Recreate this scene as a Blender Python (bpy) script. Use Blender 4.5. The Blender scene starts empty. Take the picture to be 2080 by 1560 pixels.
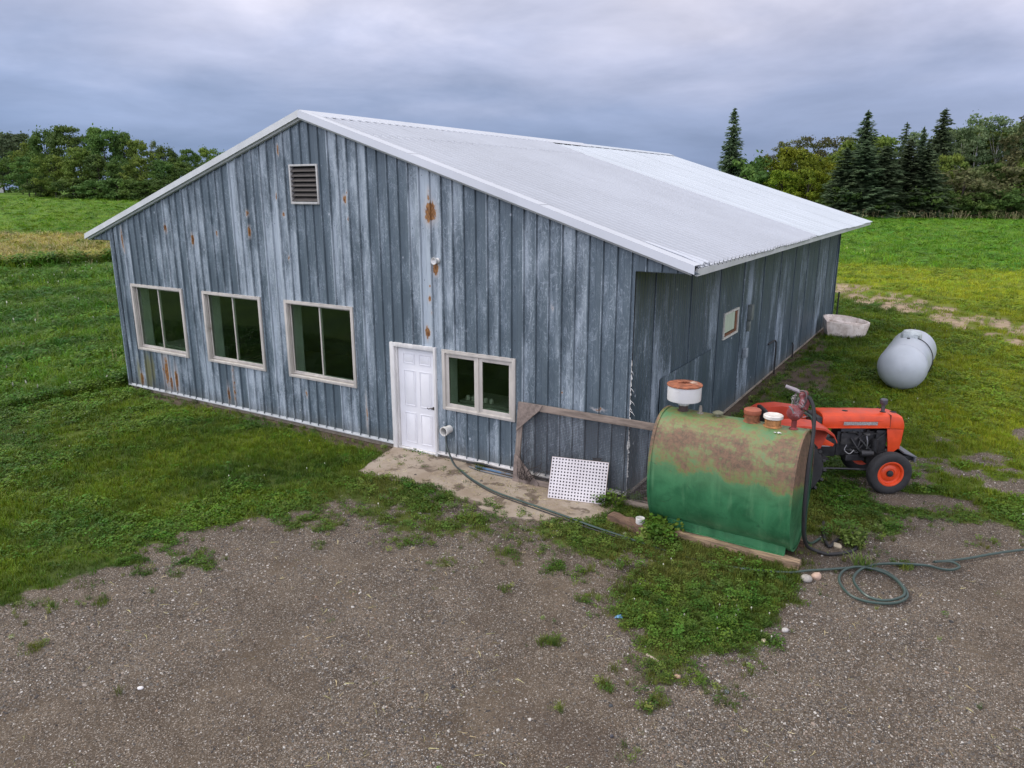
import bpy, bmesh, math, random
import numpy as np
from mathutils import Vector, Matrix, Euler

random.seed(7); RNG = np.random.default_rng(7)
scene = bpy.context.scene
COL = scene.collection
R = math.radians

# ------------------------------------------------------------------ camera
CAM = np.array([17.852, -10.503, 4.847]); YAW = -.5518; PITCH = .2547
cam_d = bpy.data.cameras.new("camera"); cam = bpy.data.objects.new("camera", cam_d); COL.objects.link(cam)
cam.location = CAM; cam.rotation_euler = (math.pi/2 - PITCH, 0, -YAW)
cam_d.sensor_width = 36; cam_d.lens = 36*1510.25/2080; cam_d.clip_start = .1; cam_d.clip_end = 6000
scene.camera = cam

# ------------------------------------------------------------------ world, sun, exposure
SUN_DIR = Vector((-.80, -.22, .80)).normalized()          # towards the sun
world = bpy.data.worlds.new("World"); scene.world = world; world.use_nodes = True
def build_world():
    nt = world.node_tree; N = nt.nodes; Lk = nt.links; N.clear()
    def n(t, **k):
        x = N.new(t)
        for a, v in k.items(): setattr(x, a, v)
        return x
    def m(op, a, b=None, clamp=False):
        x = n('ShaderNodeMath', operation=op, use_clamp=clamp)
        for i, v in enumerate((a, b)):
            if v is None: continue
            if isinstance(v, (int, float)): x.inputs[i].default_value = v
            else: Lk.new(v, x.inputs[i])
        return x.outputs[0]
    out = n('ShaderNodeOutputWorld'); bg = n('ShaderNodeBackground'); Lk.new(bg.outputs[0], out.inputs[0])
    sky = n('ShaderNodeTexSky', sky_type='NISHITA', sun_disc=False)
    sky.sun_elevation = math.asin(SUN_DIR.z); sky.sun_rotation = math.atan2(SUN_DIR.x, SUN_DIR.y) % (2*math.pi)
    tc = n('ShaderNodeTexCoord'); sp = n('ShaderNodeSeparateXYZ'); Lk.new(tc.outputs['Generated'], sp.inputs[0])
    X, Y, Z = sp.outputs
    zc = m('MAXIMUM', Z, 0.0)
    den = m('ADD', zc, .16)
    cmb = n('ShaderNodeCombineXYZ'); Lk.new(m('DIVIDE', X, den), cmb.inputs[0]); Lk.new(m('DIVIDE', Y, den), cmb.inputs[1])
    def noise(scale, detail, rough, off, dist=0.0):
        mp = n('ShaderNodeMapping'); mp.inputs['Location'].default_value = off; mp.inputs['Rotation'].default_value = (0, 0, R(31.6))
        mp.inputs['Scale'].default_value = (1, 1, 1)
        Lk.new(cmb.outputs[0], mp.inputs[0])
        t = n('ShaderNodeTexNoise'); t.inputs['Scale'].default_value = scale; t.inputs['Detail'].default_value = detail
        t.inputs['Roughness'].default_value = rough; t.inputs['Distortion'].default_value = dist
        Lk.new(mp.outputs[0], t.inputs[0]); return t.outputs[0]
    big = noise(.42, 3, .5, (1.3, 4.2, 0)); mid = noise(1.1, 5, .55, (3.1, 7.7, 2), .3); fine = noise(3.0, 6, .6, (0, 2, 5), .2)
    # height in the sky: storm-blue at the horizon, paler lavender above, brightest overhead
    ramp = n('ShaderNodeValToRGB'); cr = ramp.color_ramp
    el = cr.elements; el[0].position = 0; el[0].color = (.168, .245, .42, 1)
    el[1].position = 1; el[1].color = (.90, .90, .98, 1)
    for p, c in ((.045, (.21, .295, .495)), (.10, (.315, .395, .61)), (.16, (.52, .56, .75)), (.22, (.74, .73, .86)), (.30, (.80, .78, .88)), (.6, (.84, .83, .92))):
        e = el.new(p); e.color = (*c, 1)
    wob = m('MULTIPLY', m('SUBTRACT', mid, .5), .16)
    wob2 = m('MULTIPLY', m('SUBTRACT', big, .5), .34)
    hh = m('ADD', m('ADD', zc, m('MULTIPLY', m('ADD', wob, wob2), m('MINIMUM', m('ADD', m('MULTIPLY', zc, 4.0), .12), .9))), 0, True)
    Lk.new(hh, ramp.inputs[0])
    # soft light and dark cloud streaks
    st = m('ADD', m('MULTIPLY', m('SUBTRACT', fine, .5), .30), m('MULTIPLY', m('SUBTRACT', mid, .5), .75))
    stw = m('ADD', m('MULTIPLY', st, m('MINIMUM', m('ADD', m('MULTIPLY', zc, 4.0), .25), 1.0)), 1.02)
    # the dark bank lies ahead (+y); the overcast behind is thinner and paler
    fy = m('ADD', m('MULTIPLY', m('ADD', m('MULTIPLY', Y, -.85), m('MULTIPLY', X, .15)), .5), .5, True)
    back = m('ADD', m('MULTIPLY', m('SMOOTH_MIN', fy, 1.0), 1.0), 0)
    gain = m('ADD', m('MULTIPLY', m('POWER', fy, 2.2), 2.6), 1.0)
    # slightly warmer, paler air low on the right (towards +x)
    mul = n('ShaderNodeVectorMath', operation='SCALE'); Lk.new(ramp.outputs[0], mul.inputs[0]); Lk.new(m('MULTIPLY', stw, gain), mul.inputs['Scale'])
    rx = m('MULTIPLY', m('ADD', m('MULTIPLY', X, .85), m('MULTIPLY', Y, .52)), 1.0)
    rr = m('MULTIPLY', m('MAXIMUM', rx, 0.0), m('SUBTRACT', 1.0, m('MULTIPLY', zc, 1.5)), True)
    warm = n('ShaderNodeVectorMath', operation='SCALE'); warm.inputs[0].default_value = (.19, .155, .155); Lk.new(rr, warm.inputs['Scale'])
    add = n('ShaderNodeVectorMath', operation='ADD'); Lk.new(mul.outputs[0], add.inputs[0]); Lk.new(warm.outputs[0], add.inputs[1])
    skys = n('ShaderNodeVectorMath', operation='SCALE'); Lk.new(sky.outputs[0], skys.inputs[0]); skys.inputs['Scale'].default_value = .1
    mix = n('ShaderNodeMix', data_type='RGBA'); mix.inputs[0].default_value = .93
    Lk.new(skys.outputs[0], mix.inputs[6]); Lk.new(add.outputs[0], mix.inputs[7])
    Lk.new(mix.outputs[2], bg.inputs[0]); bg.inputs[1].default_value = .78
build_world()
sd = bpy.data.lights.new("sun", 'SUN'); sd.energy = 1.5; sd.angle = R(10); sd.color = (1.0, .93, .82)
sun = bpy.data.objects.new("sun", sd); COL.objects.link(sun); sun.rotation_euler = (-SUN_DIR).to_track_quat('-Z', 'Y').to_euler(); sun.location = (0, -5, 30)
vs = scene.view_settings; vs.view_transform = 'Standard'; vs.look = 'None'; vs.gamma = 1; vs.exposure = .36; vs.use_curve_mapping = False

# ------------------------------------------------------------------ node helpers
class NT:
    def __init__(s, name):
        s.mat = bpy.data.materials.new(name); s.mat.use_nodes = True; s.t = s.mat.node_tree; s.N = s.t.nodes; s.L = s.t.links
        s.b = s.N['Principled BSDF']; s.out = s.N['Material Output']; s._tc = None
    def n(s, t, **k):
        x = s.N.new(t)
        for a, v in k.items(): setattr(x, a, v)
        return x
    def _in(s, sock, v):
        if v is None: return
        if hasattr(v, 'is_output') or hasattr(v, 'links'): s.L.new(v, sock)
        elif isinstance(v, (tuple, list)):
            sock.default_value = tuple(v) + ((1,) if len(v) == 3 and len(sock.default_value) == 4 else ())
        else: sock.default_value = v
    def m(s, op, a, b=None, c=None, clamp=False):
        x = s.n('ShaderNodeMath', operation=op, use_clamp=clamp)
        for i, v in enumerate((a, b, c)): s._in(x.inputs[i], v)
        return x.outputs[0]
    def obj(s):
        if not s._tc: s._tc = s.n('ShaderNodeTexCoord')
        return s._tc.outputs['Object']
    def pos(s): return s.n('ShaderNodeNewGeometry').outputs['Position']
    def sep(s, v):
        x = s.n('ShaderNodeSeparateXYZ'); s.L.new(v, x.inputs[0]); return x.outputs
    def map(s, v, scale=(1, 1, 1), loc=(0, 0, 0), rot=(0, 0, 0)):
        x = s.n('ShaderNodeMapping'); s.L.new(v, x.inputs[0]); x.inputs['Scale'].default_value = scale
        x.inputs['Location'].default_value = loc; x.inputs['Rotation'].default_value = rot; return x.outputs[0]
    def noise(s, v, scale=1, detail=3, rough=.5, dist=0, color=False):
        x = s.n('ShaderNodeTexNoise'); s.L.new(v, x.inputs[0]); x.inputs['Scale'].default_value = scale
        x.inputs['Detail'].default_value = detail; x.inputs['Roughness'].default_value = rough; x.inputs['Distortion'].default_value = dist
        return x.outputs[1 if color else 0]
    def vor(s, v, scale=1, feature='F1', out=0, rand=1):
        x = s.n('ShaderNodeTexVoronoi', feature=feature); s.L.new(v, x.inputs[0]); x.inputs['Scale'].default_value = scale
        x.inputs['Randomness'].default_value = rand; return x.outputs[out]
    def mix(s, f, a, b, mode='MIX'):
        x = s.n('ShaderNodeMix', data_type='RGBA', blend_type=mode); s._in(x.inputs[0], f); s._in(x.inputs[6], a); s._in(x.inputs[7], b); return x.outputs[2]
    def step(s, v, lo, hi, a=0., b=1.):
        x = s.n('ShaderNodeMapRange', interpolation_type='SMOOTHSTEP'); s._in(x.inputs[0], v)
        for i, q in zip((1, 2, 3, 4), (lo, hi, a, b)): s._in(x.inputs[i], q)
        return x.outputs[0]
    def ramp(s, v, stops):
        x = s.n('ShaderNodeValToRGB'); s.L.new(v, x.inputs[0]); e = x.color_ramp.elements
        e[0].position, e[0].color = stops[0][0], (*stops[0][1], 1); e[1].position, e[1].color = stops[-1][0], (*stops[-1][1], 1)
        for p, c in stops[1:-1]:
            q = e.new(p); q.color = (*c, 1)
        return x.outputs[0]
    def attr(s, name): return s.n('ShaderNodeAttribute', attribute_name=name).outputs['Fac']
    def col(s, v): s._in(s.b.inputs['Base Color'], v)
    def rough(s, v): s._in(s.b.inputs['Roughness'], v)
    def bump(s, h, strength=.5, dist=.01):
        x = s.n('ShaderNodeBump'); x.inputs['Strength'].default_value = strength; x.inputs['Distance'].default_value = dist
        s.L.new(h, x.inputs['Height']); s.L.new(x.outputs[0], s.b.inputs['Normal']); return x

def simple(name, c, rough=.6, metal=0, var=.15, nscale=12, bump=.15, stretch=(1, 1, 1), dirt=None, spec=None):
    """paint / wood / plastic with a little colour drift, grain and dirt"""
    k = NT(name); v = k.map(k.obj(), stretch)
    a = k.noise(v, nscale, 5, .6); c0 = tuple(x*(1-var) for x in c); c1 = tuple(min(1, x*(1+var)) for x in c)
    base = k.mix(k.step(a, .3, .7), c0, c1)
    if dirt:
        d = k.noise(v, nscale*.35, 6, .65, .4); base = k.mix(k.step(d, dirt[1], dirt[1]+.15), base, dirt[0])
    k.col(base); k.rough(k.step(a, .2, .8, max(.05, rough-.08), min(1, rough+.1))); k.b.inputs['Metallic'].default_value = metal
    if spec is not None: k.b.inputs['Specular IOR Level'].default_value = spec
    if bump: k.bump(k.noise(v, nscale*4, 4, .6), bump, .004)
    return k.mat

# ------------------------------------------------------------------ mesh helpers
class MB:
    def __init__(s): s.v = []; s.f = []; s.mi = []
    def add(s, vs, fs, mi=0):
        o = len(s.v); s.v += [tuple(map(float, p)) for p in vs]; s.f += [tuple(i+o for i in f) for f in fs]; s.mi += [mi]*len(fs); return s
    def box(s, c, d, rot=None, mi=0, M=None):
        x, y, z = (q/2 for q in d)
        P = [Vector((a*x, b*y, e*z)) for e in (-1, 1) for b in (-1, 1) for a in (-1, 1)]
        if rot is not None: Rm = Euler(rot).to_matrix(); P = [Rm @ p for p in P]
        P = [p + Vector(c) for p in P]
        if M is not None: P = [M @ p for p in P]
        return s.add(P, [(0, 2, 3, 1), (4, 5, 7, 6), (0, 1, 5, 4), (2, 6, 7, 3), (0, 4, 6, 2), (1, 3, 7, 5)], mi)
    def bb(s, a, b, mi=0):   # box from corner to corner
        return s.box([(p+q)/2 for p, q in zip(a, b)], [abs(q-p) for p, q in zip(a, b)], mi=mi)
    def prism(s, poly, axis, a, b, mi=0):   # polygon (2-D) extruded along axis from a to b
        def mk(p, t):
            q = list(p); q.insert(axis, t); return q
        n = len(poly); V = [mk(p, a) for p in poly] + [mk(p, b) for p in poly]
        return s.add(V, [tuple(range(n))[::-1], tuple(range(n, 2*n))] + [(i, (i+1) % n, n+(i+1) % n, n+i) for i in range(n)], mi)
    def tube(s, path, r, n=8, mi=0, caps=True):
        P = [Vector(p) for p in path]; rs = r if isinstance(r, (list, tuple)) else [r]*len(P)
        V = []; up = None
        for i, p in enumerate(P):
            t = (P[min(i+1, len(P)-1)] - P[max(i-1, 0)]).normalized()
            if up is None: up = Vector((0, 0, 1)) if abs(t.z) < .9 else Vector((1, 0, 0))
            a = t.cross(up).normalized(); b = a.cross(t).normalized(); up = b
            V += [p + (a*math.cos(2*math.pi*k/n) + b*math.sin(2*math.pi*k/n))*rs[i] for k in range(n)]
        F = [(i*n+k, i*n+(k+1) % n, (i+1)*n+(k+1) % n, (i+1)*n+k) for i in range(len(P)-1) for k in range(n)]
        if caps: F += [tuple(range(n))[::-1], tuple((len(P)-1)*n+k for k in range(n))]
        return s.add(V, F, mi)
    def lathe(s, prof, c=(0, 0, 0), axis='Z', n=24, mi=0, close=False, M=None, cap0=True, cap1=True):
        """prof: (radius, height) pairs"""
        V = []
        for (r_, h) in prof:
            for k in range(n):
                a = 2*math.pi*k/n; p = (r_*math.cos(a), r_*math.sin(a), h)
                if axis == 'X': p = (p[2], p[0], p[1])
                if axis == 'Y': p = (p[0], -p[2], p[1])
                p = Vector(p)
                if M is not None: p = M @ p
                V.append(p + Vector(c))
        m = len(prof); F = [(i*n+k, i*n+(k+1) % n, (i+1)*n+(k+1) % n, (i+1)*n+k) for i in range(m-1) for k in range(n)]
        if close: F += [((m-1)*n+k, (m-1)*n+(k+1) % n, (k+1) % n, k) for k in range(n)]
        else:
            if prof[0][0] > 1e-5 and cap0: F.append(tuple(range(n))[::-1])
            if prof[-1][0] > 1e-5 and cap1: F.append(tuple((m-1)*n+k for k in range(n)))
        return s.add(V, F, mi)
    def build(s, name, mats, parent=None, smooth=False, bevel=0, angle=35):
        me = bpy.data.meshes.new(name); me.from_pydata(s.v, [], s.f); me.update()
        for m in (mats if isinstance(mats, (list, tuple)) else [mats]): me.materials.append(m)
        me.polygons.foreach_set('material_index', s.mi)
        bm = bmesh.new(); bm.from_mesh(me); bmesh.ops.recalc_face_normals(bm, faces=bm.faces)
        if bevel:
            es = [e for e in bm.edges if len(e.link_faces) == 2 and e.calc_face_angle(0) > .5]
            bmesh.ops.bevel(bm, geom=es, offset=bevel, segments=2, profile=.6, affect='EDGES', clamp_overlap=True)
        bm.to_mesh(me); bm.free()
        if smooth or bevel:
            me.polygons.foreach_set('use_smooth', [True]*len(me.polygons)); me.set_sharp_from_angle(angle=R(angle))
        o = bpy.data.objects.new(name, me); COL.objects.link(o)
        if parent is not None: o.parent = parent
        return o

def tag(o, label=None, cat=None, group=None, kind=None):
    if label: o['label'] = label
    if cat: o['category'] = cat
    if group: o['group'] = group
    if kind: o['kind'] = kind
    return o
def thing(name, label, cat, loc=(0, 0, 0), rz=0, group=None, rot=None):
    o = bpy.data.objects.new(name, None); COL.objects.link(o); o.location = loc; o.rotation_euler = rot or (0, 0, rz); o.empty_display_size = .3
    return tag(o, label, cat, group)
def link(name, me, parent=None, loc=(0, 0, 0), rot=(0, 0, 0), scale=(1, 1, 1)):
    o = bpy.data.objects.new(name, me); COL.objects.link(o); o.location = loc; o.rotation_euler = rot; o.scale = scale
    if parent is not None: o.parent = parent
    return o
def smoothpath(P, k=6):
    P = [np.array(p, float) for p in P]; P = [2*P[0]-P[1]] + P + [2*P[-1]-P[-2]]; out = []
    for i in range(1, len(P)-2):
        for t in np.linspace(0, 1, k, endpoint=False):
            a, b, c, d = P[i-1:i+3]
            out.append(.5*((2*b)+(-a+c)*t+(2*a-5*b+4*c-d)*t*t+(-a+3*b-3*c+d)*t**3))
    out.append(P[-2]); return out

# ------------------------------------------------------------------ numpy noise and ground description
_perm = np.random.default_rng(3).random((256, 256))
def vnoise(x, y):
    xi = np.floor(x).astype(int); yi = np.floor(y).astype(int); fx = x-xi; fy = y-yi; fx = fx*fx*(3-2*fx); fy = fy*fy*(3-2*fy)
    g = lambda a, b: _perm[a & 255, b & 255]
    return (g(xi, yi)*(1-fx)+g(xi+1, yi)*fx)*(1-fy)+(g(xi, yi+1)*(1-fx)+g(xi+1, yi+1)*fx)*fy
def fbm(x, y, o=4):
    a = 0; s = 1; t = 0
    for i in range(o): a = a+s*vnoise(x*2**i+i*17.3, y*2**i+i*9.1); t += s; s *= .5
    return a/t
def sstep(v, lo, hi):
    t = np.clip((v-lo)/(hi-lo), 0, 1); return t*t*(3-2*t)
def sdpoly(x, y, poly):
    """signed distance, positive inside"""
    P = np.array(poly, float); d = np.full(x.shape, 1e9); ins = np.zeros(x.shape, bool)
    for i in range(len(P)):
        a = P[i]; b = P[(i+1) % len(P)]; e = b-a; wx = x-a[0]; wy = y-a[1]
        t = np.clip((wx*e[0]+wy*e[1])/(e@e+1e-12), 0, 1); d = np.minimum(d, np.hypot(wx-e[0]*t, wy-e[1]*t))
        c = ((a[1] > y) != (b[1] > y)) & (x < (b[0]-a[0])*(y-a[1])/(b[1]-a[1]+1e-12)+a[0]); ins ^= c
    return np.where(ins, d, -d)
W = 13.56; LEN = 19.5; OV = .91; HE = 3.683; HP = 6.25; YF = -.12; YR = 19.6
GRASS = [(6, -16), (7.6, -11), (8.3, -8.5), (8.51, -6.98), (8.42, -6.36), (8.70, -5.83), (8.80, -5.04), (8.97, -4.21), (9.2, -3.3), (9.75, -2.6), (10.4, -2.85),
         (11.4, -2.85), (12.4, -2.35), (13.19, -2.1), (13.86, -2.2), (14.5, -2.3), (14.75, -3.2), (15.35, -3.55), (15.8, -3.72), (16.39, -3.2),
         (16.56, -2.4), (16.45, -1.5), (16.3, -.5), (16.55, .35), (17.2, .9), (17.9, 1.75), (19.2, 2.0), (24, 2.4), (60, 6), (3000, 400), (3000, 4000), (-4000, 4000), (-4000, -200), (-60, -60)]
TUFTS = [(9.28, -5.08, .34), (9.62, -4.9, .22), (9.0, -5.5, .2), (15.6, -4.17, .26), (15.5, -3.95, .2), (16.09, -3.92, .2), (16.36, -4.02, .15), (14.4, -4.11, .12), (14.5, -4.06, .08), (14.34, -3.06, .12),
         (15.23, -4.49, .1), (14.04, -2.54, .2), (15.79, -5.23, .1), (9.62, -7.16, .12), (12.28, -3.23, .16), (10.55, -3.79, .1), (15.69, -4.52, .14),
         (17.56, -.14, .12), (9.3, -6.3, .14), (8.9, -6.6, .2), (10.2, -3.3, .25), (9.7, -3.4, .35), (11.3, -3.2, .25), (12.9, -2.7, .22), (13.7, -2.6, .2),
         (16.2, -3.95, .12), (15.0, -5.0, .07), (13.4, -3.4, .08), (17.2, .1, .16), (18.5, 1.2, .2), (19.2, 1.5, .25)]
BARE = [(18.21, 4.11, .45, .3), (18.93, 3.8, .5, .35), (18.43, 4.96, .3, .2), (17.56, 3.3, .4, .25), (19.2, 7.46, .3, .5), (18.95, 4.71, .25, .2), (17.3, 2.2, .35, .3), (19.4, 4.2, .6, .4), (17.9, 2.6, .4, .2)]
def terrain(x, y):
    s = (x-CAM[0])*-.88+(y-CAM[1])*.47
    h = np.minimum(.2*np.logaddexp(0, (s-60)/10.), 4.3)
    near = sstep(np.hypot(x-12, y), 2, 12)
    inside = (x > -.3) & (x < W+.3) & (y > -.3) & (y < LEN+.3)
    b = (fbm(x*.35, y*.35, 3)-.5)*.10*near*sstep(np.maximum(np.maximum(-x, x-W), np.maximum(-y, y-LEN)), .1, 1.5)
    return h + np.where(inside, -.03, b) + (fbm(x*2.1+5, y*2.1, 2)-.5)*.012*(np.hypot(x-12, y) < 40)
def t1(x, y): return float(terrain(np.array([float(x)]), np.array([float(y)]))[0])
SLAB = [(8.72, -.03), (9.02, -1.35), (9.6, -1.42), (10.5, -1.2), (11.3, -1.42), (12.16, -1.62), (12.9, -1.45), (13.5, -1.2), (13.56, -.6), (13.5, -.03)]
def masks(x, y):
    n1 = fbm(x*1.3, y*1.3, 4)-.5; n2 = fbm(x*.5+40, y*.5, 3)-.5; n3 = fbm(x*5+9, y*5, 3)-.5
    sd = sdpoly(x, y, GRASS)
    g = sstep(sd + n1*1.15 + n3*.95, -.28, .34)
    # the strip in front of the concrete and the yard by the tank are thin and weedy
    strip = sstep(x, 9.2, 10.0)*sstep(-y, .6, 1.0)*(1-sstep(-y, 2.5, 3.2))*(1-sstep(x, 14.2, 15.2))
    g = g*(1-.85*strip*sstep(n1+n3*.6, -.06, .12))
    east = sstep(x, 15.6, 16.6)*(1-sstep(y, 5.5, 9.5))*sstep(y, -1.2, 0)
    g = g*(1-.8*east*sstep(n2+n1*.9+n3*.5, .05, .22))
    for (tx, ty, tr) in TUFTS:
        d = np.hypot(x-tx, y-ty)/tr; g = np.maximum(g, sstep(1.0-d+n3*3.0+n1*1.2, 0, .9)*.7)
    for (bx, by, ra, rb) in BARE:
        d = np.hypot((x-bx)/ra, (y-by)/rb); g = g*(1-sstep(1.25-d+n1*1.2+n3*.6, 0, .5))
    soil = sstep(1.0-np.hypot((x-7.4)/1.9, (y+.12)/.42)+n1*1.3, 0, .5)          # bare soil left of the door
    soil = np.maximum(soil, sstep(.55-np.abs(y+.05)+n1*.5, 0, .35)*(x > 1)*(x < 9)*.75)
    ds = x-W; side = sstep(.75-ds+n1*.9, 0, .5)*(ds > -.3)*(y > .3)*(y < LEN)*.9; side = np.maximum(side, .8*sstep(1.5-np.hypot((x-14.2)/1.1, (y-9.6)/3.2)+n1*2, .3, 1.0))
    soil = np.maximum(soil, side)
    soil = np.maximum(soil, sstep(1-np.hypot((x-15.6)/1.7, (y+.3)/.75)+n1*.8, 0, .6)*.7)
    # vehicle track across the yard behind
    trk = np.zeros_like(x)
    for off in (-.9, .9, 2.6):
        yc = 31-(x-11.4)*1.40+off; trk = np.maximum(trk, sstep(.85-np.abs(y-yc-.6*np.sin(x*.5))*.55+n1*2.2+n3*1.0, -.15, .8)*.95)
    trk = trk*(x > 8)*(x < 30)*(y > 14)*(y < 40)
    soil = np.maximum(soil, trk*.95)
    g = g*(1-.88*np.clip(soil, 0, 1))
    slab = sdpoly(x, y, SLAB); g = g*(1-sstep(slab+n1*.35, -.02, .12)*.96)
    far = np.hypot(x-CAM[0], y-CAM[1])
    tallL = sstep(-.42-x+n1*.3, -.1, .12); tallR = sstep(y-44.6+n1*1.5+ .08*(x-10), -.4, .4)*(x > -2)
    s1 = (x+34.0) - (y-12.7)*.30; s2 = (x+66) - (y-27.3)*1.75   # dry strip in the left field
    dry = sstep(-s1+n2*4, -1, 1.5)*sstep(s2+n2*5, -2, 2)*(x < -5)
    return dict(g=np.clip(g, 0, 1), soil=np.clip(soil, 0, 1), trk=trk, tall=np.maximum(tallL, tallR), tallL=tallL, tallR=tallR, dry=dry, strip=strip, far=far)

# ------------------------------------------------------------------ ground colours shared by the sheet and the blades
def grass_color(k, P, leaf):
    """green that drifts with the place: same maths for the sheet and for the blades standing on it"""
    X, Y, Z = k.sep(P)
    a = k.noise(k.map(P, (.45, .45, .45)), 1, 5, .6); b = k.noise(k.map(P, (.07, .07, .07)), 1, 3, .5); c = k.noise(k.map(P, (3.0, 3.0, 3.0)), 1, 3, .6)
    dark = (.034, .074, .006); light = (.112, .168, .008); yel = (.190, .230, .010); far = (.060, .165, .014); straw = (.30, .215, .075)
    base = k.mix(k.step(a, .32, .68), dark, light)
    base = k.mix(k.m('MULTIPLY', k.step(c, .5, .75), .5), base, light)
    yard = k.m('MULTIPLY', k.step(Y, 2, 9), k.step(X, 14.5, 18.5)); yard = k.m('MULTIPLY', yard, k.step(k.m('ADD', a, k.m('MULTIPLY', b, .6)), .45, .85, .55, 1.0))
    base = k.mix(yard, base, yel)
    base = k.mix(k.m('MULTIPLY', k.step(Y, 24, 33), k.step(X, 2, 6)), base, k.mix(k.step(a, .3, .7), (.20, .26, .012), (.29, .33, .020)))
    # tall fields
    fld = k.m('MULTIPLY', k.step(Y, 43.5, 45.5), k.step(X, -3, 0))
    rowsR = k.step(k.noise(k.map(P, (.05, .30, .3)), 1, 4, .6), .35, .65)
    base = k.mix(fld, base, k.mix(rowsR, (.066, .165, .007), (.125, .245, .012)))
    lf = k.step(X, -.2, -.9)
    rows = k.step(k.noise(k.map(P, (.42, .12, .1), rot=(0, 0, R(-20))), 1, 4, .55), .36, .66)
    base = k.mix(lf, base, k.mix(rows, (.034, .096, .006), (.105, .195, .009)))
    dl = k.attr('dry') if not leaf else None
    s1 = k.m('ADD', k.m('ADD', X, 34.0), k.m('MULTIPLY', k.m('SUBTRACT', Y, 12.7), -.30))
    s2 = k.m('ADD', k.m('ADD', X, 66.0), k.m('MULTIPLY', k.m('SUBTRACT', Y, 27.3), -1.75))
    w = k.m('MULTIPLY', k.m('SUBTRACT', k.noise(k.map(P, (.12, .12, .1)), 1, 3, .5), .5), 9.)
    dry = k.m('MULTIPLY', k.step(k.m('SUBTRACT', w, s1), -1, 2), k.step(k.m('ADD', s2, w), -2, 2)); dry = k.m('MULTIPLY', dry, k.step(X, -3, -8))
    beyond = k.m('MULTIPLY', k.step(k.m('ADD', s2, w), 1, -3), k.step(X, -3, -8))
    base = k.mix(beyond, base, k.mix(rows, (.078, .170, .006), (.125, .215, .009)))
    base = k.mix(k.m('MULTIPLY', dry, k.step(k.noise(k.map(P, (.25, .25, .2)), 1, 4, .6), .35, .62, .35, 1)), base, k.mix(k.step(c, .35, .7), (.30, .27, .045), (.42, .31, .10)))
    # browner where the lawn is thin by the tank and the slab
    thin = k.m('MULTIPLY', k.m('MULTIPLY', k.step(X, 8.5, 10), k.step(Y, 4, .5)), k.step(a, .35, .65, .15, .75))
    base = k.mix(thin, base, (.105, .105, .028))
    return base

def ground_material():
    k = NT('ground_soil_and_gravel'); P = k.pos(); g = k.attr('grass'); so = k.attr('soil'); tr = k.attr('track')
    X, Y, Z = k.sep(P)
    big = k.noise(P, .35, 4, .55); mid = k.noise(P, 1.6, 5, .6); 
    # gravel: pebbles of several sizes in brown fines
    v1 = k.n('ShaderNodeTexVoronoi'); k.L.new(k.map(P, (1, 1, 1)), v1.inputs[0]); v1.inputs['Scale'].default_value = 52
    v2 = k.n('ShaderNodeTexVoronoi'); k.L.new(k.map(P, (1, 1, 1), (3, 1, 0)), v2.inputs[0]); v2.inputs['Scale'].default_value = 95
    cs = k.ramp(k.sep(v1.outputs['Color'])[0], [(0, (.020, .019, .018)), (.28, (.060, .052, .044)), (.52, (.100, .088, .073)), (.76, (.215, .192, .160)), (.88, (.18, .125, .080)), (.95, (.33, .31, .28)), (1, (.48, .46, .42))])
    cs2 = k.ramp(k.sep(v2.outputs['Color'])[1], [(0, (.020, .017, .015)), (.5, (.080, .064, .050)), (.85, (.18, .152, .125)), (1, (.42, .39, .35))])
    fines = k.mix(k.step(mid, .3, .7), (.060, .044, .029), (.120, .093, .065))
    pk = k.step(v1.outputs['Distance'], .34, .46, 1, 0)
    show = k.step(k.m('ADD', k.sep(v1.outputs['Color'])[2], k.m('MULTIPLY', k.m('SUBTRACT', big, .5), 1.6)), .30, .45)
    grav = k.mix(k.step(v2.outputs['Distance'], .28, .50, 1.0, .25), fines, cs2)
    grav = k.mix(k.m('MULTIPLY', pk, show), grav, cs)
    grav = k.mix(k.step(k.noise(P, .8, 5, .6, .6), .50, .68, 0, .55), grav, fines)
    damp = k.step(k.noise(k.map(P, (.5, .5, .5), (11, 3, 0)), 1, 4, .6, .4), .56, .72)
    grav = k.mix(k.m('MULTIPLY', damp, .45), grav, (.06, .045, .035))
    soilc = k.mix(k.step(mid, .3, .7), (.050, .036, .025), (.105, .078, .055))
    trkc = k.mix(k.step(mid, .3, .7), (.21, .155, .10), (.36, .28, .19))
    thatch = k.mix(.5, grass_color(k, P, False), (.040, .045, .016))
    base = k.mix(so, grav, soilc); base = k.mix(tr, base, trkc)
    far = k.step(k.m('ADD', k.m('ABSOLUTE', X), k.m('ABSOLUTE', Y)), 45, 110)
    gr = k.mix(far, thatch, k.mix(k.step(k.noise(k.map(P, (.6, .9, 1)), 1, 6, .75), .3, .7, .55, .05), grass_color(k, P, False), (.03, .07, .008)))
    dens = k.step(k.m('ADD', g, k.m('MULTIPLY', k.m('SUBTRACT', k.noise(P, 9, 4, .6), .5), .7)), .35, .65)
    k.col(k.mix(dens, base, gr)); k.rough(.95); k.b.inputs['Specular IOR Level'].default_value = .2
    h = k.m('ADD', k.m('MULTIPLY', k.m('SUBTRACT', .5, v1.outputs['Distance'], clamp=False), k.m('MULTIPLY', pk, 1.6)), k.m('MULTIPLY', k.noise(P, 30, 5, .7), .6))
    k.bump(h, .55, .012)
    return k.mat

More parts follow.
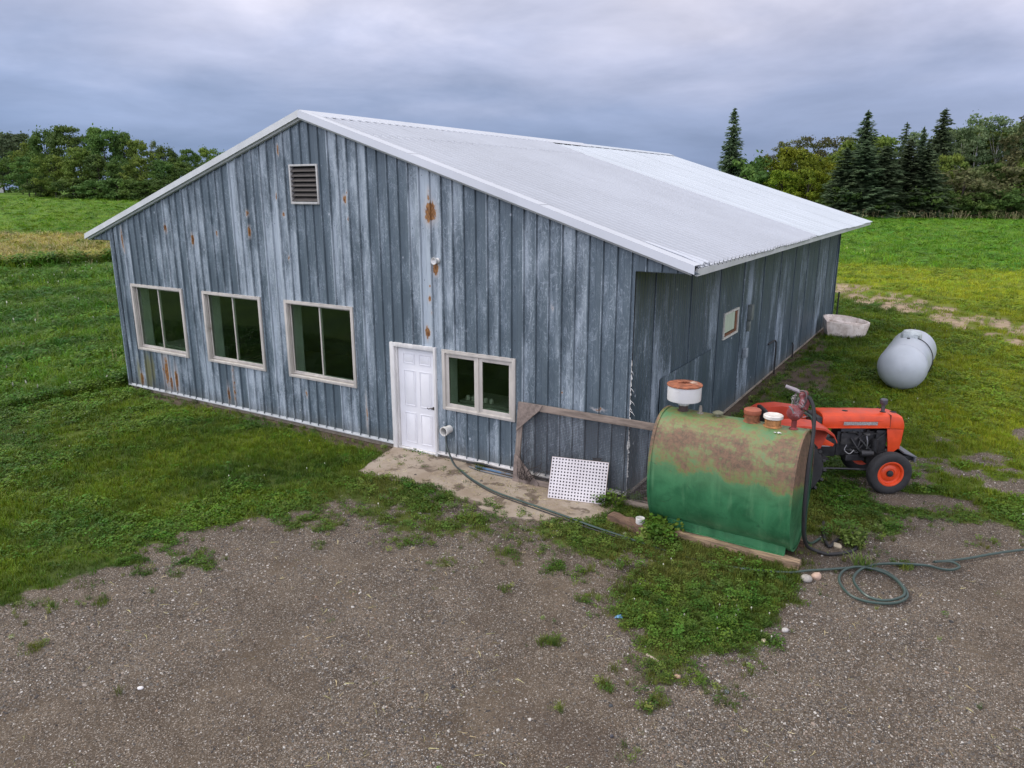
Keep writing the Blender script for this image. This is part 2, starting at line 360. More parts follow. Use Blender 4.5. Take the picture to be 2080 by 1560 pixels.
# ------------------------------------------------------------------ ground sheet
def axis_coords(c, near, lo, hi, step):
    a = list(np.arange(near[0], near[1]+1e-6, step)); d = step; x = near[1]
    while x < hi: d *= 1.13; x += d; a.append(x)
    d = step; x = near[0]; b = []
    while x > lo: d *= 1.13; x -= d; b.append(x)
    return np.array(b[::-1]+a)
def build_ground():
    xs = axis_coords(0, (-2, 21), -3500, 3500, .17); ys = axis_coords(0, (-12, 14), -800, 4500, .17)
    XX, YY = np.meshgrid(xs, ys, indexing='ij'); x = XX.ravel(); y = YY.ravel(); z = terrain(x, y); mk = masks(x, y)
    nx, ny = len(xs), len(ys); idx = np.arange(nx*ny).reshape(nx, ny)
    F = np.stack([idx[:-1, :-1], idx[1:, :-1], idx[1:, 1:], idx[:-1, 1:]], -1).reshape(-1, 4)
    me = bpy.data.meshes.new('ground'); me.vertices.add(len(x)); me.vertices.foreach_set('co', np.stack([x, y, z], 1).ravel())
    me.loops.add(F.size); me.loops.foreach_set('vertex_index', F.ravel()); me.polygons.add(len(F)); me.polygons.foreach_set('loop_start', np.arange(0, F.size, 4))
    me.polygons.foreach_set('use_smooth', np.ones(len(F), bool)); me.update()
    for nme, v in (('grass', mk['g']), ('soil', mk['soil']), ('track', mk['trk'])):
        me.attributes.new(nme, 'FLOAT', 'POINT').data.foreach_set('value', v.astype(np.float32))
    me.materials.append(ground_material()); o = bpy.data.objects.new('ground', me); COL.objects.link(o); tag(o, kind='structure')
build_ground()

# concrete slab before the door
def slab_mat():
    k = NT('stained_concrete'); v = k.obj(); a = k.noise(v, 1.4, 6, .6, .3); b = k.noise(v, 7, 5, .65); c = k.noise(k.map(v, (1, 1, 1), (4, 2, 0)), 2.6, 4, .6, .5)
    base = k.mix(k.step(a, .3, .7), (.225, .175, .125), (.33, .28, .225)); base = k.mix(k.step(b, .55, .72, 0, .55), base, (.20, .15, .10))
    base = k.mix(k.step(c, .54, .62, 0, .85), base, (.085, .060, .042)); base = k.mix(k.step(k.noise(v, 60, 3, .6), .62, .7, 0, .5), base, (.10, .08, .06))
    k.col(base); k.rough(.9); k.bump(b, .25, .01); return k.mat
def build_slab():
    m_ = MB(); P = []
    for i in range(len(SLAB)):
        a = np.array(SLAB[i]); b = np.array(SLAB[(i+1) % len(SLAB)])
        for t in np.linspace(0, 1, 7, endpoint=False):
            p = a+(b-a)*t
            if p[1] < -.1: p = p+RNG.normal(0, .025, 2)
            P.append(tuple(p))
    m_.prism(P, 2, -.08, .022); o = m_.build('concrete_pad', slab_mat()); tag(o, kind='structure')
build_slab()

# ------------------------------------------------------------------ barn materials
RUST = [(9.73, 4.47, .12, .17, 1), (9.70, 4.75, .035, .13, .7), (9.81, 3.52, .055, .13, 1), (9.60, 2.36, .05, .10, 1), (9.66, 2.98, .03, .07, .9), (9.70, 2.75, .02, .04, .8), (9.68, 3.2, .018, .03, .8),
        (6.04, 5.62, .025, .09, .9), (4.99, 4.40, .04, .05, .9), (5.02, 4.02, .03, .09, .9), (2.20, 4.02, .03, .08, .9), (3.13, 3.80, .035, .11, .9), (3.95, 3.94, .025, .04, .9),
        (6.07, 4.38, .03, .055, 1), (5.9, 4.75, .02, .05, .8), (7.73, 4.68, .045, .08, 1), (7.80, 4.80, .025, .04, .9), (7.79, 4.34, .02, .03, .9), (6.12, 3.55, .02, .05, .7), (.46, 3.72, .05, .20, 1), (.50, 3.50, .03, .10, .9),
        (1.60, .62, .11, .40, .75), (.55, .3, .06, .16, .8), (1.95, .45, .07, .28, .7), (1.75, .35, .04, .22, .7), (4.05, .60, .035, .42, .8), (3.85, .35, .03, .2, .7), (.62, 2.0, .03, .09, .8), (6.35, .72, .025, .06, .7), (8.02, .55, .03, .30, .5),
        (12.35, 1.63, .015, .02, .9), (13.02, 1.42, .09, .022, .6), (12.15, 3.0, .018, .03, .6)]
OLIVE = [(.85, .50, .13, .50, 1.0), (.45, .45, .10, .45, .8), (1.05, .6, .07, .4, .8)]
def siding_mat(name, dark, light, lo, spots=True, side=False):
    k = NT(name); v = k.obj(); X, Y, Z = k.sep(v); oi = k.n('ShaderNodeObjectInfo'); oc = k.sep(oi.outputs['Color']); wear, seed = oc[0], oc[1]
    cmb = k.n('ShaderNodeCombineXYZ'); k.L.new(k.m('MULTIPLY', seed, 37.), cmb.inputs[0]); k.L.new(k.m('MULTIPLY', seed, 11.), cmb.inputs[2])
    vv = k.n('ShaderNodeVectorMath', operation='ADD'); k.L.new(v, vv.inputs[0]); k.L.new(cmb.outputs[0], vv.inputs[1]); vv = vv.outputs[0]
    h = (1, 1, 1)
    big = k.noise(k.map(vv, (2.2, 2.2, .65)), 1, 4, .55, .4)       # chalking clouds that run down the sheet
    run = k.noise(k.map(vv, (16, 16, .8)), 1, 5, .6, .3)            # narrow runs
    fin = k.noise(k.map(vv, (90, 90, 3.5)), 1, 3, .6)               # brushed grain
    curl = k.noise(k.map(vv, (8, 8, 3.4)), 1, 5, .55, 2.2)          # loops and tide lines
    ring = k.step(k.m('ABSOLUTE', k.m('SUBTRACT', curl, .5)), .0, .030, 1, 0)
    a = k.m('ADD', k.m('ADD', k.m('MULTIPLY', k.m('SUBTRACT', big, .5), 2.3), k.m('MULTIPLY', k.m('SUBTRACT', run, .5), .75)), k.m('MULTIPLY', k.m('SUBTRACT', fin, .5), .5))
    amt = k.m('ADD', k.m('ADD', a, wear), .0)
    f = k.step(amt, lo, lo+.95)
    f = k.m('ADD', f, k.m('MULTIPLY', k.m('MULTIPLY', ring, k.step(amt, lo-.35, lo+.25)), .55), clamp=True)
    f = k.m('MULTIPLY', f, k.step(fin, .25, .6, .72, 1.0))
    base = k.mix(f, k.mix(k.step(big, .3, .7), dark, tuple(q*1.35 for q in dark)), light)
    # small pale nicks
    vo = k.n('ShaderNodeTexVoronoi'); k.L.new(k.map(vv, (3.0, 3.0, 2.0)), vo.inputs[0]); vo.inputs['Scale'].default_value = 1
    nick = k.step(vo.outputs['Distance'], .035, .06, 1, 0)
    base = k.mix(k.m('MULTIPLY', nick, .7), base, (.50, .54, .58))
    # screws in rows
    fx = k.m('FRACT', k.m('MULTIPLY', k.m('SUBTRACT', Y if side else X, .05), 1/.2356)); fz = k.m('FRACT', k.m('MULTIPLY', k.m('SUBTRACT', Z, .15), 1/.9))
    sx = k.m('MULTIPLY', k.m('ABSOLUTE', k.m('SUBTRACT', fx, .35)), .2356); sz = k.m('MULTIPLY', k.m('ABSOLUTE', k.m('SUBTRACT', fz, .5)), .9)
    scr = k.step(k.m('ADD', k.m('MULTIPLY', sx, sx), k.m('MULTIPLY', sz, sz)), .00006, .00014, 1, 0)
    base = k.mix(k.m('MULTIPLY', scr, .75), base, (.04, .045, .05))
    if spots:
        wn = k.noise(k.map(v, (8, 8, 5)), 1, 5, .65, color=True); ws = k.sep(wn)
        wx = k.m('ADD', X, k.m('MULTIPLY', k.m('SUBTRACT', ws[0], .5), .10)); wz = k.m('ADD', Z, k.m('MULTIPLY', k.m('SUBTRACT', ws[1], .5), .26))
        def spotfield(L_):
            acc = None
            for (x, z, rx, rz, s) in L_:
                dx = k.m('MULTIPLY', k.m('SUBTRACT', wx, x), 1/rx); dz = k.m('MULTIPLY', k.m('SUBTRACT', wz, z), 1/rz)
                d = k.m('MULTIPLY', k.m('SUBTRACT', 1.6, k.m('SQRT', k.m('ADD', k.m('MULTIPLY', dx, dx), k.m('MULTIPLY', dz, dz)))), s)
                acc = d if acc is None else k.m('MAXIMUM', acc, d)
            return acc
        sp = spotfield(RUST); n4 = k.noise(k.map(v, (30, 30, 14)), 1, 4, .65)
        halo = k.step(sp, -.35, .5, 0, .8); core = k.step(k.m('ADD', sp, k.m('MULTIPLY', k.m('SUBTRACT', n4, .5), 1.6)), .48, .75)
        base = k.mix(k.m('MULTIPLY', halo, .8), base, (.44, .43, .42))
        rc = k.mix(k.step(n4, .35, .65), (.11, .040, .014), (.33, .165, .055))
        base = k.mix(core, base, rc)
        ol = k.step(k.m('ADD', spotfield(OLIVE), k.m('MULTIPLY', k.m('SUBTRACT', n4, .5), .8)), .2, 1.1, 0, .75)
        base = k.mix(ol, base, (.16, .155, .06))
    grime = k.m('MULTIPLY', k.step(k.m('ADD', Z, k.m('MULTIPLY', k.m('SUBTRACT', run, .5), .5)), .42, .08), .5)
    base = k.mix(grime, base, (.10, .10, .085))
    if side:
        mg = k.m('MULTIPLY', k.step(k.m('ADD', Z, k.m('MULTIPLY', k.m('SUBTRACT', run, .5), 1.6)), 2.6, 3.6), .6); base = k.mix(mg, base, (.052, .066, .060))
    k.col(base); k.rough(k.step(f, 0, 1, .42, .75)); k.b.inputs['Metallic'].default_value = 0; k.b.inputs['Specular IOR Level'].default_value = .4
    k.bump(k.m('ADD', fin, k.m('MULTIPLY', run, .6)), .10, .004)
    return k.mat
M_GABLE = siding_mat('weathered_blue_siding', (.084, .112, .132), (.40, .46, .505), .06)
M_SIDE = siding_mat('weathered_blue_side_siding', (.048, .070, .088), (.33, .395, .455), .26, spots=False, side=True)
def roof_mat(name, c, dirt=.3):
    k = NT(name); v = k.obj(); a = k.noise(k.map(v, (.5, .5, .5)), 1, 4, .5); b = k.noise(k.map(v, (1.2, 9, 1.2)), 1, 5, .6); d = k.noise(v, 26, 3, .6)
    base = k.mix(k.step(a, .3, .7), tuple(q*.93 for q in c), c); base = k.mix(k.step(b, .52, .75, 0, dirt), base, tuple(q*.72 for q in c)); base = k.mix(k.step(d, .70, .76, 0, .35), base, (.25, .25, .26))
    k.col(base); k.rough(.45); k.b.inputs['Specular IOR Level'].default_value = .4; return k.mat
M_ROOF = roof_mat('white_corrugated_roof_paint', (.50, .525, .56)); M_ROOF2 = roof_mat('white_flat_roof_paint', (.47, .515, .555), .12)
M_LAP = simple('shaded_lap_joint', (.075, .08, .09), .8, var=.3, nscale=5, bump=0)  # dark tone paints the shadow of the roof lap gaps
M_TRIM = simple('pale_grey_trim', (.46, .48, .48), .5, var=.08, nscale=3, bump=.05, dirt=((.25, .25, .23), .62))
M_DARK = simple('dark_void', (.012, .012, .012), .9, bump=0)
M_FRAME = simple('beige_window_frame', (.46, .43, .385), .55, var=.10, nscale=7, bump=.08, dirt=((.22, .19, .15), .60), stretch=(1, 1, .4))
M_WHITE = simple('white_door_paint', (.72, .72, .74), .4, var=.03, nscale=3, bump=.03, dirt=((.55, .53, .49), .68))
M_WTRIM = simple('peeling_white_wood', (.58, .57, .55), .7, var=.12, nscale=9, bump=.3, stretch=(1, 1, .25), dirt=((.22, .17, .13), .56))
M_CONC = simple('foundation_concrete', (.24, .21, .17), .9, var=.2, nscale=6, bump=.4, dirt=((.10, .08, .06), .55))
M_INT = simple('interior_lining', (.60, .66, .58), .8, var=.1, nscale=2, bump=0)
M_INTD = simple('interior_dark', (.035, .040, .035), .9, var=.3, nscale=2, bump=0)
def glass_mat():
    k = NT('window_glass'); k.N.remove(k.b); g = k.n('ShaderNodeBsdfGlossy'); g.inputs['Roughness'].default_value = .03; g.inputs['Color'].default_value = (.9, 1, .9, 1)
    t = k.n('ShaderNodeBsdfTransparent'); t.inputs['Color'].default_value = (.72, .78, .73, 1); d = k.n('ShaderNodeBsdfDiffuse'); d.inputs['Color'].default_value = (.03, .05, .03, 1)
    fr = k.n('ShaderNodeLayerWeight'); mx = k.n('ShaderNodeMixShader'); fac = k.m('ADD', k.m('MULTIPLY', k.m('POWER', fr.outputs['Facing'], 4.0), .6), .045, clamp=True)
    k.L.new(fac, mx.inputs[0]); k.L.new(t.outputs[0], mx.inputs[1]); k.L.new(g.outputs[0], mx.inputs[2])
    m2 = k.n('ShaderNodeMixShader'); dn = k.noise(k.obj(), 3, 5, .6, .4); k.L.new(k.step(dn, .45, .8, .01, .10), m2.inputs[0]); k.L.new(mx.outputs[0], m2.inputs[1]); k.L.new(d.outputs[0], m2.inputs[2])
    k.L.new(m2.outputs[0], k.out.inputs[0])
    vn = k.n('ShaderNodeBump'); vn.inputs['Strength'].default_value = .04; vn.inputs['Distance'].default_value = .01; k.L.new(k.noise(k.obj(), 2.2, 2, .5), vn.inputs['Height']); k.L.new(vn.outputs[0], g.inputs['Normal'])
    return k.mat
M_GLASS = glass_mat()
M_STEEL = simple('galvanised_steel', (.30, .31, .32), .45, .6, nscale=8); M_BLACK = simple('black_rubber', (.018, .018, .019), .6, nscale=9, bump=.1)
M_DKMETAL = simple('dark_oily_metal', (.030, .030, .032), .5, .3, var=.4, nscale=9, dirt=((.09, .085, .08), .58)); M_PVC = simple('white_pvc', (.62, .61, .57), .45, var=.05, nscale=5, bump=.05, dirt=((.40, .36, .28), .6))
M_WOOD = simple('weathered_grey_wood', (.185, .148, .122), .9, var=.35, nscale=10, bump=.5, stretch=(.35, 2.5, 2.5), dirt=((.085, .062, .05), .55))
M_WOODV = simple('weathered_grey_wood_upright', (.185, .150, .125), .9, var=.35, nscale=10, bump=.5, stretch=(2.5, 2.5, .35), dirt=((.085, .062, .05), .55))
M_TIMBER = simple('split_brown_timber', (.135, .082, .052), .9, var=.4, nscale=9, bump=.7, stretch=(.3, 3, 3), dirt=((.045, .028, .02), .52))
M_TIMBER2 = simple('pale_split_timber', (.27, .19, .12), .9, var=.4, nscale=9, bump=.7, stretch=(.3, 3, 3), dirt=((.07, .045, .03), .5))

# ------------------------------------------------------------------ barn
barn = thing('barn', 'weathered blue metal clad barn with a white corrugated gable roof', 'barn', (0, 0, 0))
SL = (HP-HE-.10)/(W/2+OV)                       # roof pitch
def roofz(x): return HP-abs(x-W/2)*SL            # top of the sheets
OPEN = [(.615, 2.535, 1.08, 2.655), (3.30, 5.165, 1.095, 2.662), (5.93, 7.79, 1.085, 2.66), (8.74, 9.76, -.05, 2.075), (9.945, 11.447, .99, 2.07), (6.35, 7.11, 4.60, 5.32)]
PIT = .2356
def siding_strip(xs, xe, y, openings, rib=.032, yf=None):
    """one rolled strip: flat pan with a standing rib at its left edge"""
    br = [xs, xs+.005, xs+.022, xs+.028, xs+.034, xs+.038, xs+.12, xs+.124, xs+.132, xs+.136, xe]; dp = {0: 0, 1: rib, 2: rib, 3: -.014, 4: -.014, 5: 0, 6: 0, 7: .004, 8: .004, 9: 0, 10: 0}
    pts = [(b, dp[i]) for i, b in enumerate(br)]
    ex = sorted({e for o in openings for e in o[:2] if xs < e < xe} | {e for e in (0., W, W/2) if xs < e < xe})
    for e in ex:
        for i in range(len(pts)-1):
            if pts[i][0] < e < pts[i+1][0]:
                t = (e-pts[i][0])/(pts[i+1][0]-pts[i][0]); pts.insert(i+1, (e, pts[i][1]*(1-t)+pts[i+1][1]*t)); break
    m_ = MB()
    for (xa, da), (xb, db) in zip(pts[:-1], pts[1:]):
        if xb-xa < 1e-6: continue
        xm = (xa+xb)/2; zb = .10 if 0 <= xm <= W else HE
        iv = [(zb, None)]
        for (a, b, c, d) in openings:
            if a <= xm <= b:
                new = []
                for (p, q) in iv:
                    hi = 99 if q is None else q
                    if d <= p or c >= hi: new.append((p, q)); continue
                    if c > p: new.append((p, c))
                    if d < hi: new.append((d, q))
                iv = new
        for (p, q) in iv:
            za = roofz(xa)-.07 if q is None else q; zc = roofz(xb)-.07 if q is None else q
            if max(za, zc)-p < .01: continue
            za = max(za, p+.001); zc = max(zc, p+.001)
            m_.add([(xa, y-da, p), (xb, y-db, p), (xb, y-db, zc), (xa, y-da, za)], [(0, 1, 2, 3)])
    return m_
def pieces(m_):
    key = lambda p: (round(p[0], 4), round(p[2], 4)); par = {}
    def find(a):
        while par.setdefault(a, a) != a: a = par[a]
        return a
    # faces join where their side edges overlap
    F = [[m_.v[i] for i in f] for f in m_.f]; n = len(F); par = {i: i for i in range(n)}
    for i in range(n):
        for j in range(i+1, n):
            A, B = F[i], F[j]
            if abs(max(p[0] for p in A)-min(p[0] for p in B)) < 1e-5 or abs(max(p[0] for p in B)-min(p[0] for p in A)) < 1e-5:
                lo = max(min(p[2] for p in A), min(p[2] for p in B)); hi = min(max(p[2] for p in A), max(p[2] for p in B))
                if hi-lo > .005: par[find(i)] = find(j)
    out = {}
    for i in range(n): out.setdefault(find(i), MB()).add(F[i], [(0, 1, 2, 3)])
    return list(out.values())
# chalkier zones of the gable, seen in the photograph: (centre x, half width, strength)
CHALK = [(.35, .35, .55), (1.75, .25, .35), (2.3, .45, .55), (3.25, .40, .6), (5.0, .40, .75), (5.95, .45, .65), (6.9, .4, .2), (7.9, .45, .7), (9.65, .42, .95), (10.6, .5, .3), (12.2, .6, .35), (13.2, .35, .3), (4.1, .3, .3), (11.3, .3, .15), (8.7, .2, .15)]
k0 = -5; xs = .05+PIT*k0
i = 0
while xs < W+OV-.02:
    a, b = max(xs, -OV), min(xs+PIT, W+OV)
    segs = [(a, b)]
    if a < 0 < b: segs = [(a, 0), (0, b)]
    for (a_, b_) in segs:
        m_ = siding_strip(a_, b_, 0, OPEN)
        if not m_.f: continue
        obs = [q_.build('siding_panel', M_GABLE, barn) for q_ in pieces(m_)]
        xm = (a_+b_)/2; wv = -.14+.12*math.sin(i*2.1)+.20*random.uniform(-1, 1)
        for (c, hw, s) in CHALK:
            if abs(xm-c) < hw: wv += s*(1-.35*abs(xm-c)/hw)
        sr_ = random.random()
        for o in obs: o.color = (max(-.4, wv), sr_, 0, 1)
    xs += PIT; i += 1
# right side wall, wide sheets with shallow ribs
SX = W-.045; SW = [(5.03, 6.15, 1.77, 2.34)]
def side_sheet(y0, y1, x, zt):
    prof = []; n = 4; w = (y1-y0)/n
    for j in range(n):
        s = y0+j*w; r_ = .014 if j == 0 else .007
        prof += [(s, 0), (s+.008, r_), (s+.030, r_), (s+.038, 0), (s+w*.5, 0), (s+w*.5+.01, .006), (s+w*.5+.03, .006), (s+w*.5+.04, 0)]
    prof.append((y1, 0))
    for e in (SW[0][0], SW[0][1]):
        for q in range(len(prof)-1):
            if prof[q][0] < e < prof[q+1][0]:
                t = (e-prof[q][0])/(prof[q+1][0]-prof[q][0]); prof.insert(q+1, (e, prof[q][1]*(1-t)+prof[q+1][1]*t)); break
    ms = [MB(), MB()]; cut = y0 < SW[0][1] and y1 > SW[0][0] and zt > 3; whole = any(not (SW[0][0] <= (a+b)/2 <= SW[0][1]) for (a, _), (b, _) in zip(prof[:-1], prof[1:]))
    for (a, da), (b, db) in zip(prof[:-1], prof[1:]):
        ym = (a+b)/2; iv = [(.06, zt, 0)]
        if cut and SW[0][0] <= ym <= SW[0][1]: iv = [(.06, SW[0][2], 0), (SW[0][3], zt, 0 if whole else 1)]
        for p, q, w_ in iv: ms[w_].add([(x+da, a, p), (x+db, b, p), (x+db, b, q), (x+da, a, q)], [(0, 1, 2, 3)])
    return [q for q in ms if q.f]
y = .06; j = 0
while y < LEN-.05:
    y1 = min(y+.915, LEN); cl_ = (.24+.28*math.sin(j*1.9)+.18*random.uniform(-1, 1), random.random(), 0, 1)
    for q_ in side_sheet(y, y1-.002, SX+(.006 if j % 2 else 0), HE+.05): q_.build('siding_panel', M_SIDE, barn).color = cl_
    y = y1; j += 1
# a lapped patch sheet low on the near end of that wall
o = side_sheet(1.35, 4.4, SX+.028, 1.72)[0].build('patch_sheet', M_SIDE, barn); o.color = (.20, .77, 0, 1)
# left and rear walls
m_ = MB()
for q in range(int(LEN/PIT)):
    a = q*PIT; m_.add([(0, a, .1), (-.024, a+.005, .1), (-.024, a+.022, .1), (0, a+.03, .1), (0, a+PIT, .1)]+[(0, a, HE), (-.024, a+.005, HE), (-.024, a+.022, HE), (0, a+.03, HE), (0, a+PIT, HE)], [(t, t+1, t+6, t+5) for t in range(4)])
o = m_.build('left_siding', M_GABLE, barn); o.color = (-.1, .3, 0, 1); o['kind'] = 'stuff'
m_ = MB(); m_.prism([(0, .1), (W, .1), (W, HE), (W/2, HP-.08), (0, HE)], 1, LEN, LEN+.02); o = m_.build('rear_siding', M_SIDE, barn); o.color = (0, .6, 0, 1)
# corner trims
m_ = MB(); m_.bb((-.035, -.03, .1), (.03, -.004, HE-.01)); m_.bb((-.035, -.004, .1), (-.028, .12, HE-.01)); m_.build('corner_trim', M_TRIM if False else M_GABLE, barn).color = (-.2, .2, 0, 1)
m_ = MB(); m_.bb((SX-.01, LEN-.02, .05), (SX+.06, LEN+.05, HE)); m_.build('corner_trim', M_SIDE, barn).color = (0, .5, 0, 1)
# foundation and base trim
m_ = MB(); m_.bb((.0, .02, -.25), (8.73, .2, .085)); m_.bb((9.77, .02, -.25), (W-.02, .2, .085)); m_.bb((W-.25, .2, -.25), (W-.055, LEN, .06)); m_.bb((0.01, .2, -.25), (.2, LEN, .085)); m_.bb((.2, LEN-.2, -.25), (W-.25, LEN, .08)); m_.build('foundation', M_CONC, barn)
for a, b in ((-.02, 8.72), (9.78, W)):
    m_ = MB(); m_.bb((a, -.045, .075), (b, -.004, .098)); m_.bb((a, -.018, .098), (b, -.002, .128)); m_.build('base_trim', M_WTRIM if a > 5 else M_TRIM, barn)
m_ = MB(); m_.bb((SX+.003, .1, .035), (SX+.035, LEN, .062)); m_.build('base_trim', M_CONC, barn)
# soffits
for a, b in ((W-.05, W+OV), (-OV, .02)):
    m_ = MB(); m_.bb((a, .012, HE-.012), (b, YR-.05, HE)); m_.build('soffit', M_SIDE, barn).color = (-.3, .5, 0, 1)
# eave fascia / gutter lip
for sx in (1, -1):
    xe = W/2+sx*(W/2+OV); m_ = MB()
    if sx > 0: m_.prism([(xe-.01, HE-.03), (xe+.035, HE-.03), (xe+.035, roofz(xe)-.03), (xe+.012, roofz(xe)-.022), (xe-.01, roofz(xe)-.022)], 1, .02, YR-.02)
    else: m_.prism([(xe+.01, HE-.03), (xe-.035, HE-.03), (xe-.035, roofz(xe)-.03), (xe+.01, roofz(xe)-.02)], 1, .02, YR-.02)
    m_.build('eave_fascia', M_TRIM, barn)
# roof sheets: each sheet 0.915 wide along y, ribs run down the slope; two courses near, one far
def roof_sheet(y0, y1, xa, xb, lift, ribs, sgn, bend=0):
    m_ = MB(); prof = []; w = (y1-y0)/ribs
    for j in range(ribs):
        s = y0+j*w; prof += [(s, 0), (s+.004, -.020), (s+.040, -.020), (s+.046, RH), (s+.070, RH), (s+.086, 0)] if RH > .02 else [(s, 0), (s+.018, RH), (s+.048, RH), (s+.066, 0)]
    prof.append((y1+.01, 0)); n = len(prof)
    xsn = np.linspace(xa, xb, 4)
    V = []
    for t in xsn:
        for (yy, h) in prof:
            z = roofz(t)+h+lift; V.append((t, yy, z))
    for q in range(n):
        V.append((xsn[-1], prof[q][0], V[3*n+q][2]-.012))
    F = [(a*n+q, a*n+q+1, (a+1)*n+q+1, (a+1)*n+q) for a in range(4) for q in range(n-1)]
    m_.add(V, F)
    if RH > .02: m_.mi = [1 if (q % 6) in (0, 1) and q < n-2 else 0 for a in range(4) for q in range(n-1)]      # lap groove beside each rib coloured dark as its shadow line
    return m_
XSP = 8.12; YSP = 9.15
for sgn in (1, -1):
    yy = .05; j = 0; RH = .036
    ridge = W/2+sgn*.02; eave = W/2+sgn*(W/2+OV+.05); split = W/2+sgn*(XSP-W/2)
    while yy < YSP-.01:
        y1 = min(yy+.915, YSP)
        if sgn > 0:
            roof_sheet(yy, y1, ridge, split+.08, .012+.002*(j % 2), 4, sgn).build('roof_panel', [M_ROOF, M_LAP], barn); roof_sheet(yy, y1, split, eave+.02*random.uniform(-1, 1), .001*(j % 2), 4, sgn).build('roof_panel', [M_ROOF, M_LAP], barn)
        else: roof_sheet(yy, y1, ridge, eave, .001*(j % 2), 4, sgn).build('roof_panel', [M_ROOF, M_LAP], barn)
        yy = y1; j += 1
    RH = .012; yy = YSP+.0
    while yy < YR-.01:
        y1 = min(yy+1.16, YR); roof_sheet(yy, y1, ridge, eave+(.06*random.random() if sgn > 0 else 0), .010+.002*(j % 2), 2 if sgn > 0 else 1, sgn).build('roof_panel', M_ROOF2, barn); yy = y1; j += 1
# roof deck just under the sheets keeps the inside dark
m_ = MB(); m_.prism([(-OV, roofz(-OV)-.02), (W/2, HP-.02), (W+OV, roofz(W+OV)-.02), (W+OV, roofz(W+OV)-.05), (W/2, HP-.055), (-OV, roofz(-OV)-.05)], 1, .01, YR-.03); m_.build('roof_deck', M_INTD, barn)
# ridge cap
m_ = MB(); cz = .055
m_.add([(W/2-.30, YF+.02, roofz(W/2-.30)+cz-.02), (W/2, YF+.02, HP+cz), (W/2+.30, YF+.02, roofz(W/2+.30)+cz-.02), (W/2+.30, YSP+2.6, roofz(W/2+.30)+cz-.02), (W/2, YSP+2.6, HP+cz), (W/2-.30, YSP+2.6, roofz(W/2-.30)+cz-.02)], [(0, 1, 4, 5), (1, 2, 3, 4)])
m_.add([(W/2+.30, YF+.02, roofz(W/2+.30)+cz-.02), (W/2+.30, YF+.02, roofz(W/2+.30)+cz-.030), (W/2+.30, YSP+2.6, roofz(W/2+.30)+cz-.030), (W/2+.30, YSP+2.6, roofz(W/2+.30)+cz-.02)], [(0, 1, 2, 3)])
m_.build('ridge_cap', M_ROOF, barn)
m_ = MB(); m_.add([(W/2-.26, YSP+2.6, roofz(W/2-.26)+.03), (W/2, YSP+2.6, HP+.04), (W/2+.26, YSP+2.6, roofz(W/2+.26)+.03), (W/2+.26, YR, roofz(W/2+.26)+.03), (W/2, YR, HP+.04), (W/2-.26, YR, roofz(W/2-.26)+.03)], [(0, 1, 4, 5), (1, 2, 3, 4)]); m_.build('ridge_cap', M_ROOF2, barn)
# black bars stand in for the shaded open gaps between ribs under the cap
m_ = MB()
for q in range(int((YSP+2)/.2288)):
    a = .13+q*.2288; x_ = W/2+.304; m_.bb((x_, a-.035, roofz(x_)+.0), (x_+.03, a+.115, roofz(x_)+.028))
m_.build('ridge_gap_shade', M_DARK, barn)['kind'] = 'stuff'
# rake trims: a face on the gable and a wide flat flange over the sheets
for sx in (1, -1):
    x0 = W/2; x1 = W/2+sx*(W/2+OV+.03); z0 = HP; z1 = HP-abs(x1-x0)*SL
    m_ = MB()
    nseg = 3
    for q in range(nseg):
        xa = x0+(x1-x0)*q/nseg; xb = x0+(x1-x0)*(q+1)/nseg+(sx*.03 if q < nseg-1 else 0); lift = .036+.004*(nseg-q)
        za, zb_ = HP-abs(xa-x0)*SL, HP-abs(xb-x0)*SL
        m_.add([(xa, YF, za+lift), (xb, YF, zb_+lift), (xb, .16, zb_+lift), (xa, .16, za+lift)], [(0, 1, 2, 3)])
        m_.add([(xa, YF, za+lift), (xb, YF, zb_+lift), (xb, YF-.012, zb_-.085), (xa, YF-.012, za-.085)], [(0, 1, 2, 3)])
        m_.add([(xa, YF-.012, za-.085), (xb, YF-.012, zb_-.085), (xb, YF+.03, zb_-.088), (xa, YF+.03, za-.088)], [(0, 1, 2, 3)])
        m_.add([(xa, .16, za+lift), (xb, .16, zb_+lift), (xb, .165, zb_+lift-.02), (xa, .165, za+lift-.02)], [(0, 1, 2, 3)])
    m_.build('rake_trim', M_ROOF if sx > 0 else M_TRIM, barn)
    m_ = MB(); za, zb_ = z0-.125, z1-.125
    x1b = W/2+sx*(W/2+OV-.04); zb_ = HP-abs(x1b-x0)*SL
    m_.add([(x0, YF+.03, z0-.088), (x1b, YF+.03, zb_-.088), (x1b, -.03, zb_-.088), (x0, -.03, z0-.088), (x0, -.03, z0-.135), (x1b, -.03, zb_-.135), (x1b, YF+.045, zb_-.125), (x0, YF+.045, z0-.125)], [(0, 1, 2, 3), (3, 2, 5, 4), (4, 5, 6, 7), (7, 6, 1, 0)])
    m_.build('rake_moulding', M_TRIM, barn)
# bent-up first rib at the eave corner
m_ = MB(); ex = W+OV+.04; m_.tube([(ex-.9, .24, roofz(ex-.9)+.04), (ex-.3, .25, roofz(ex-.3)+.045), (ex-.02, .28, roofz(ex)+.03)], [.02, .03, .045], 6); m_.tube([(ex-.5, .50, roofz(ex-.5)+.035), (ex-.02, .54, roofz(ex)+.035)], [.015, .03], 6); m_.build('bent_rib', M_ROOF, barn, smooth=True)
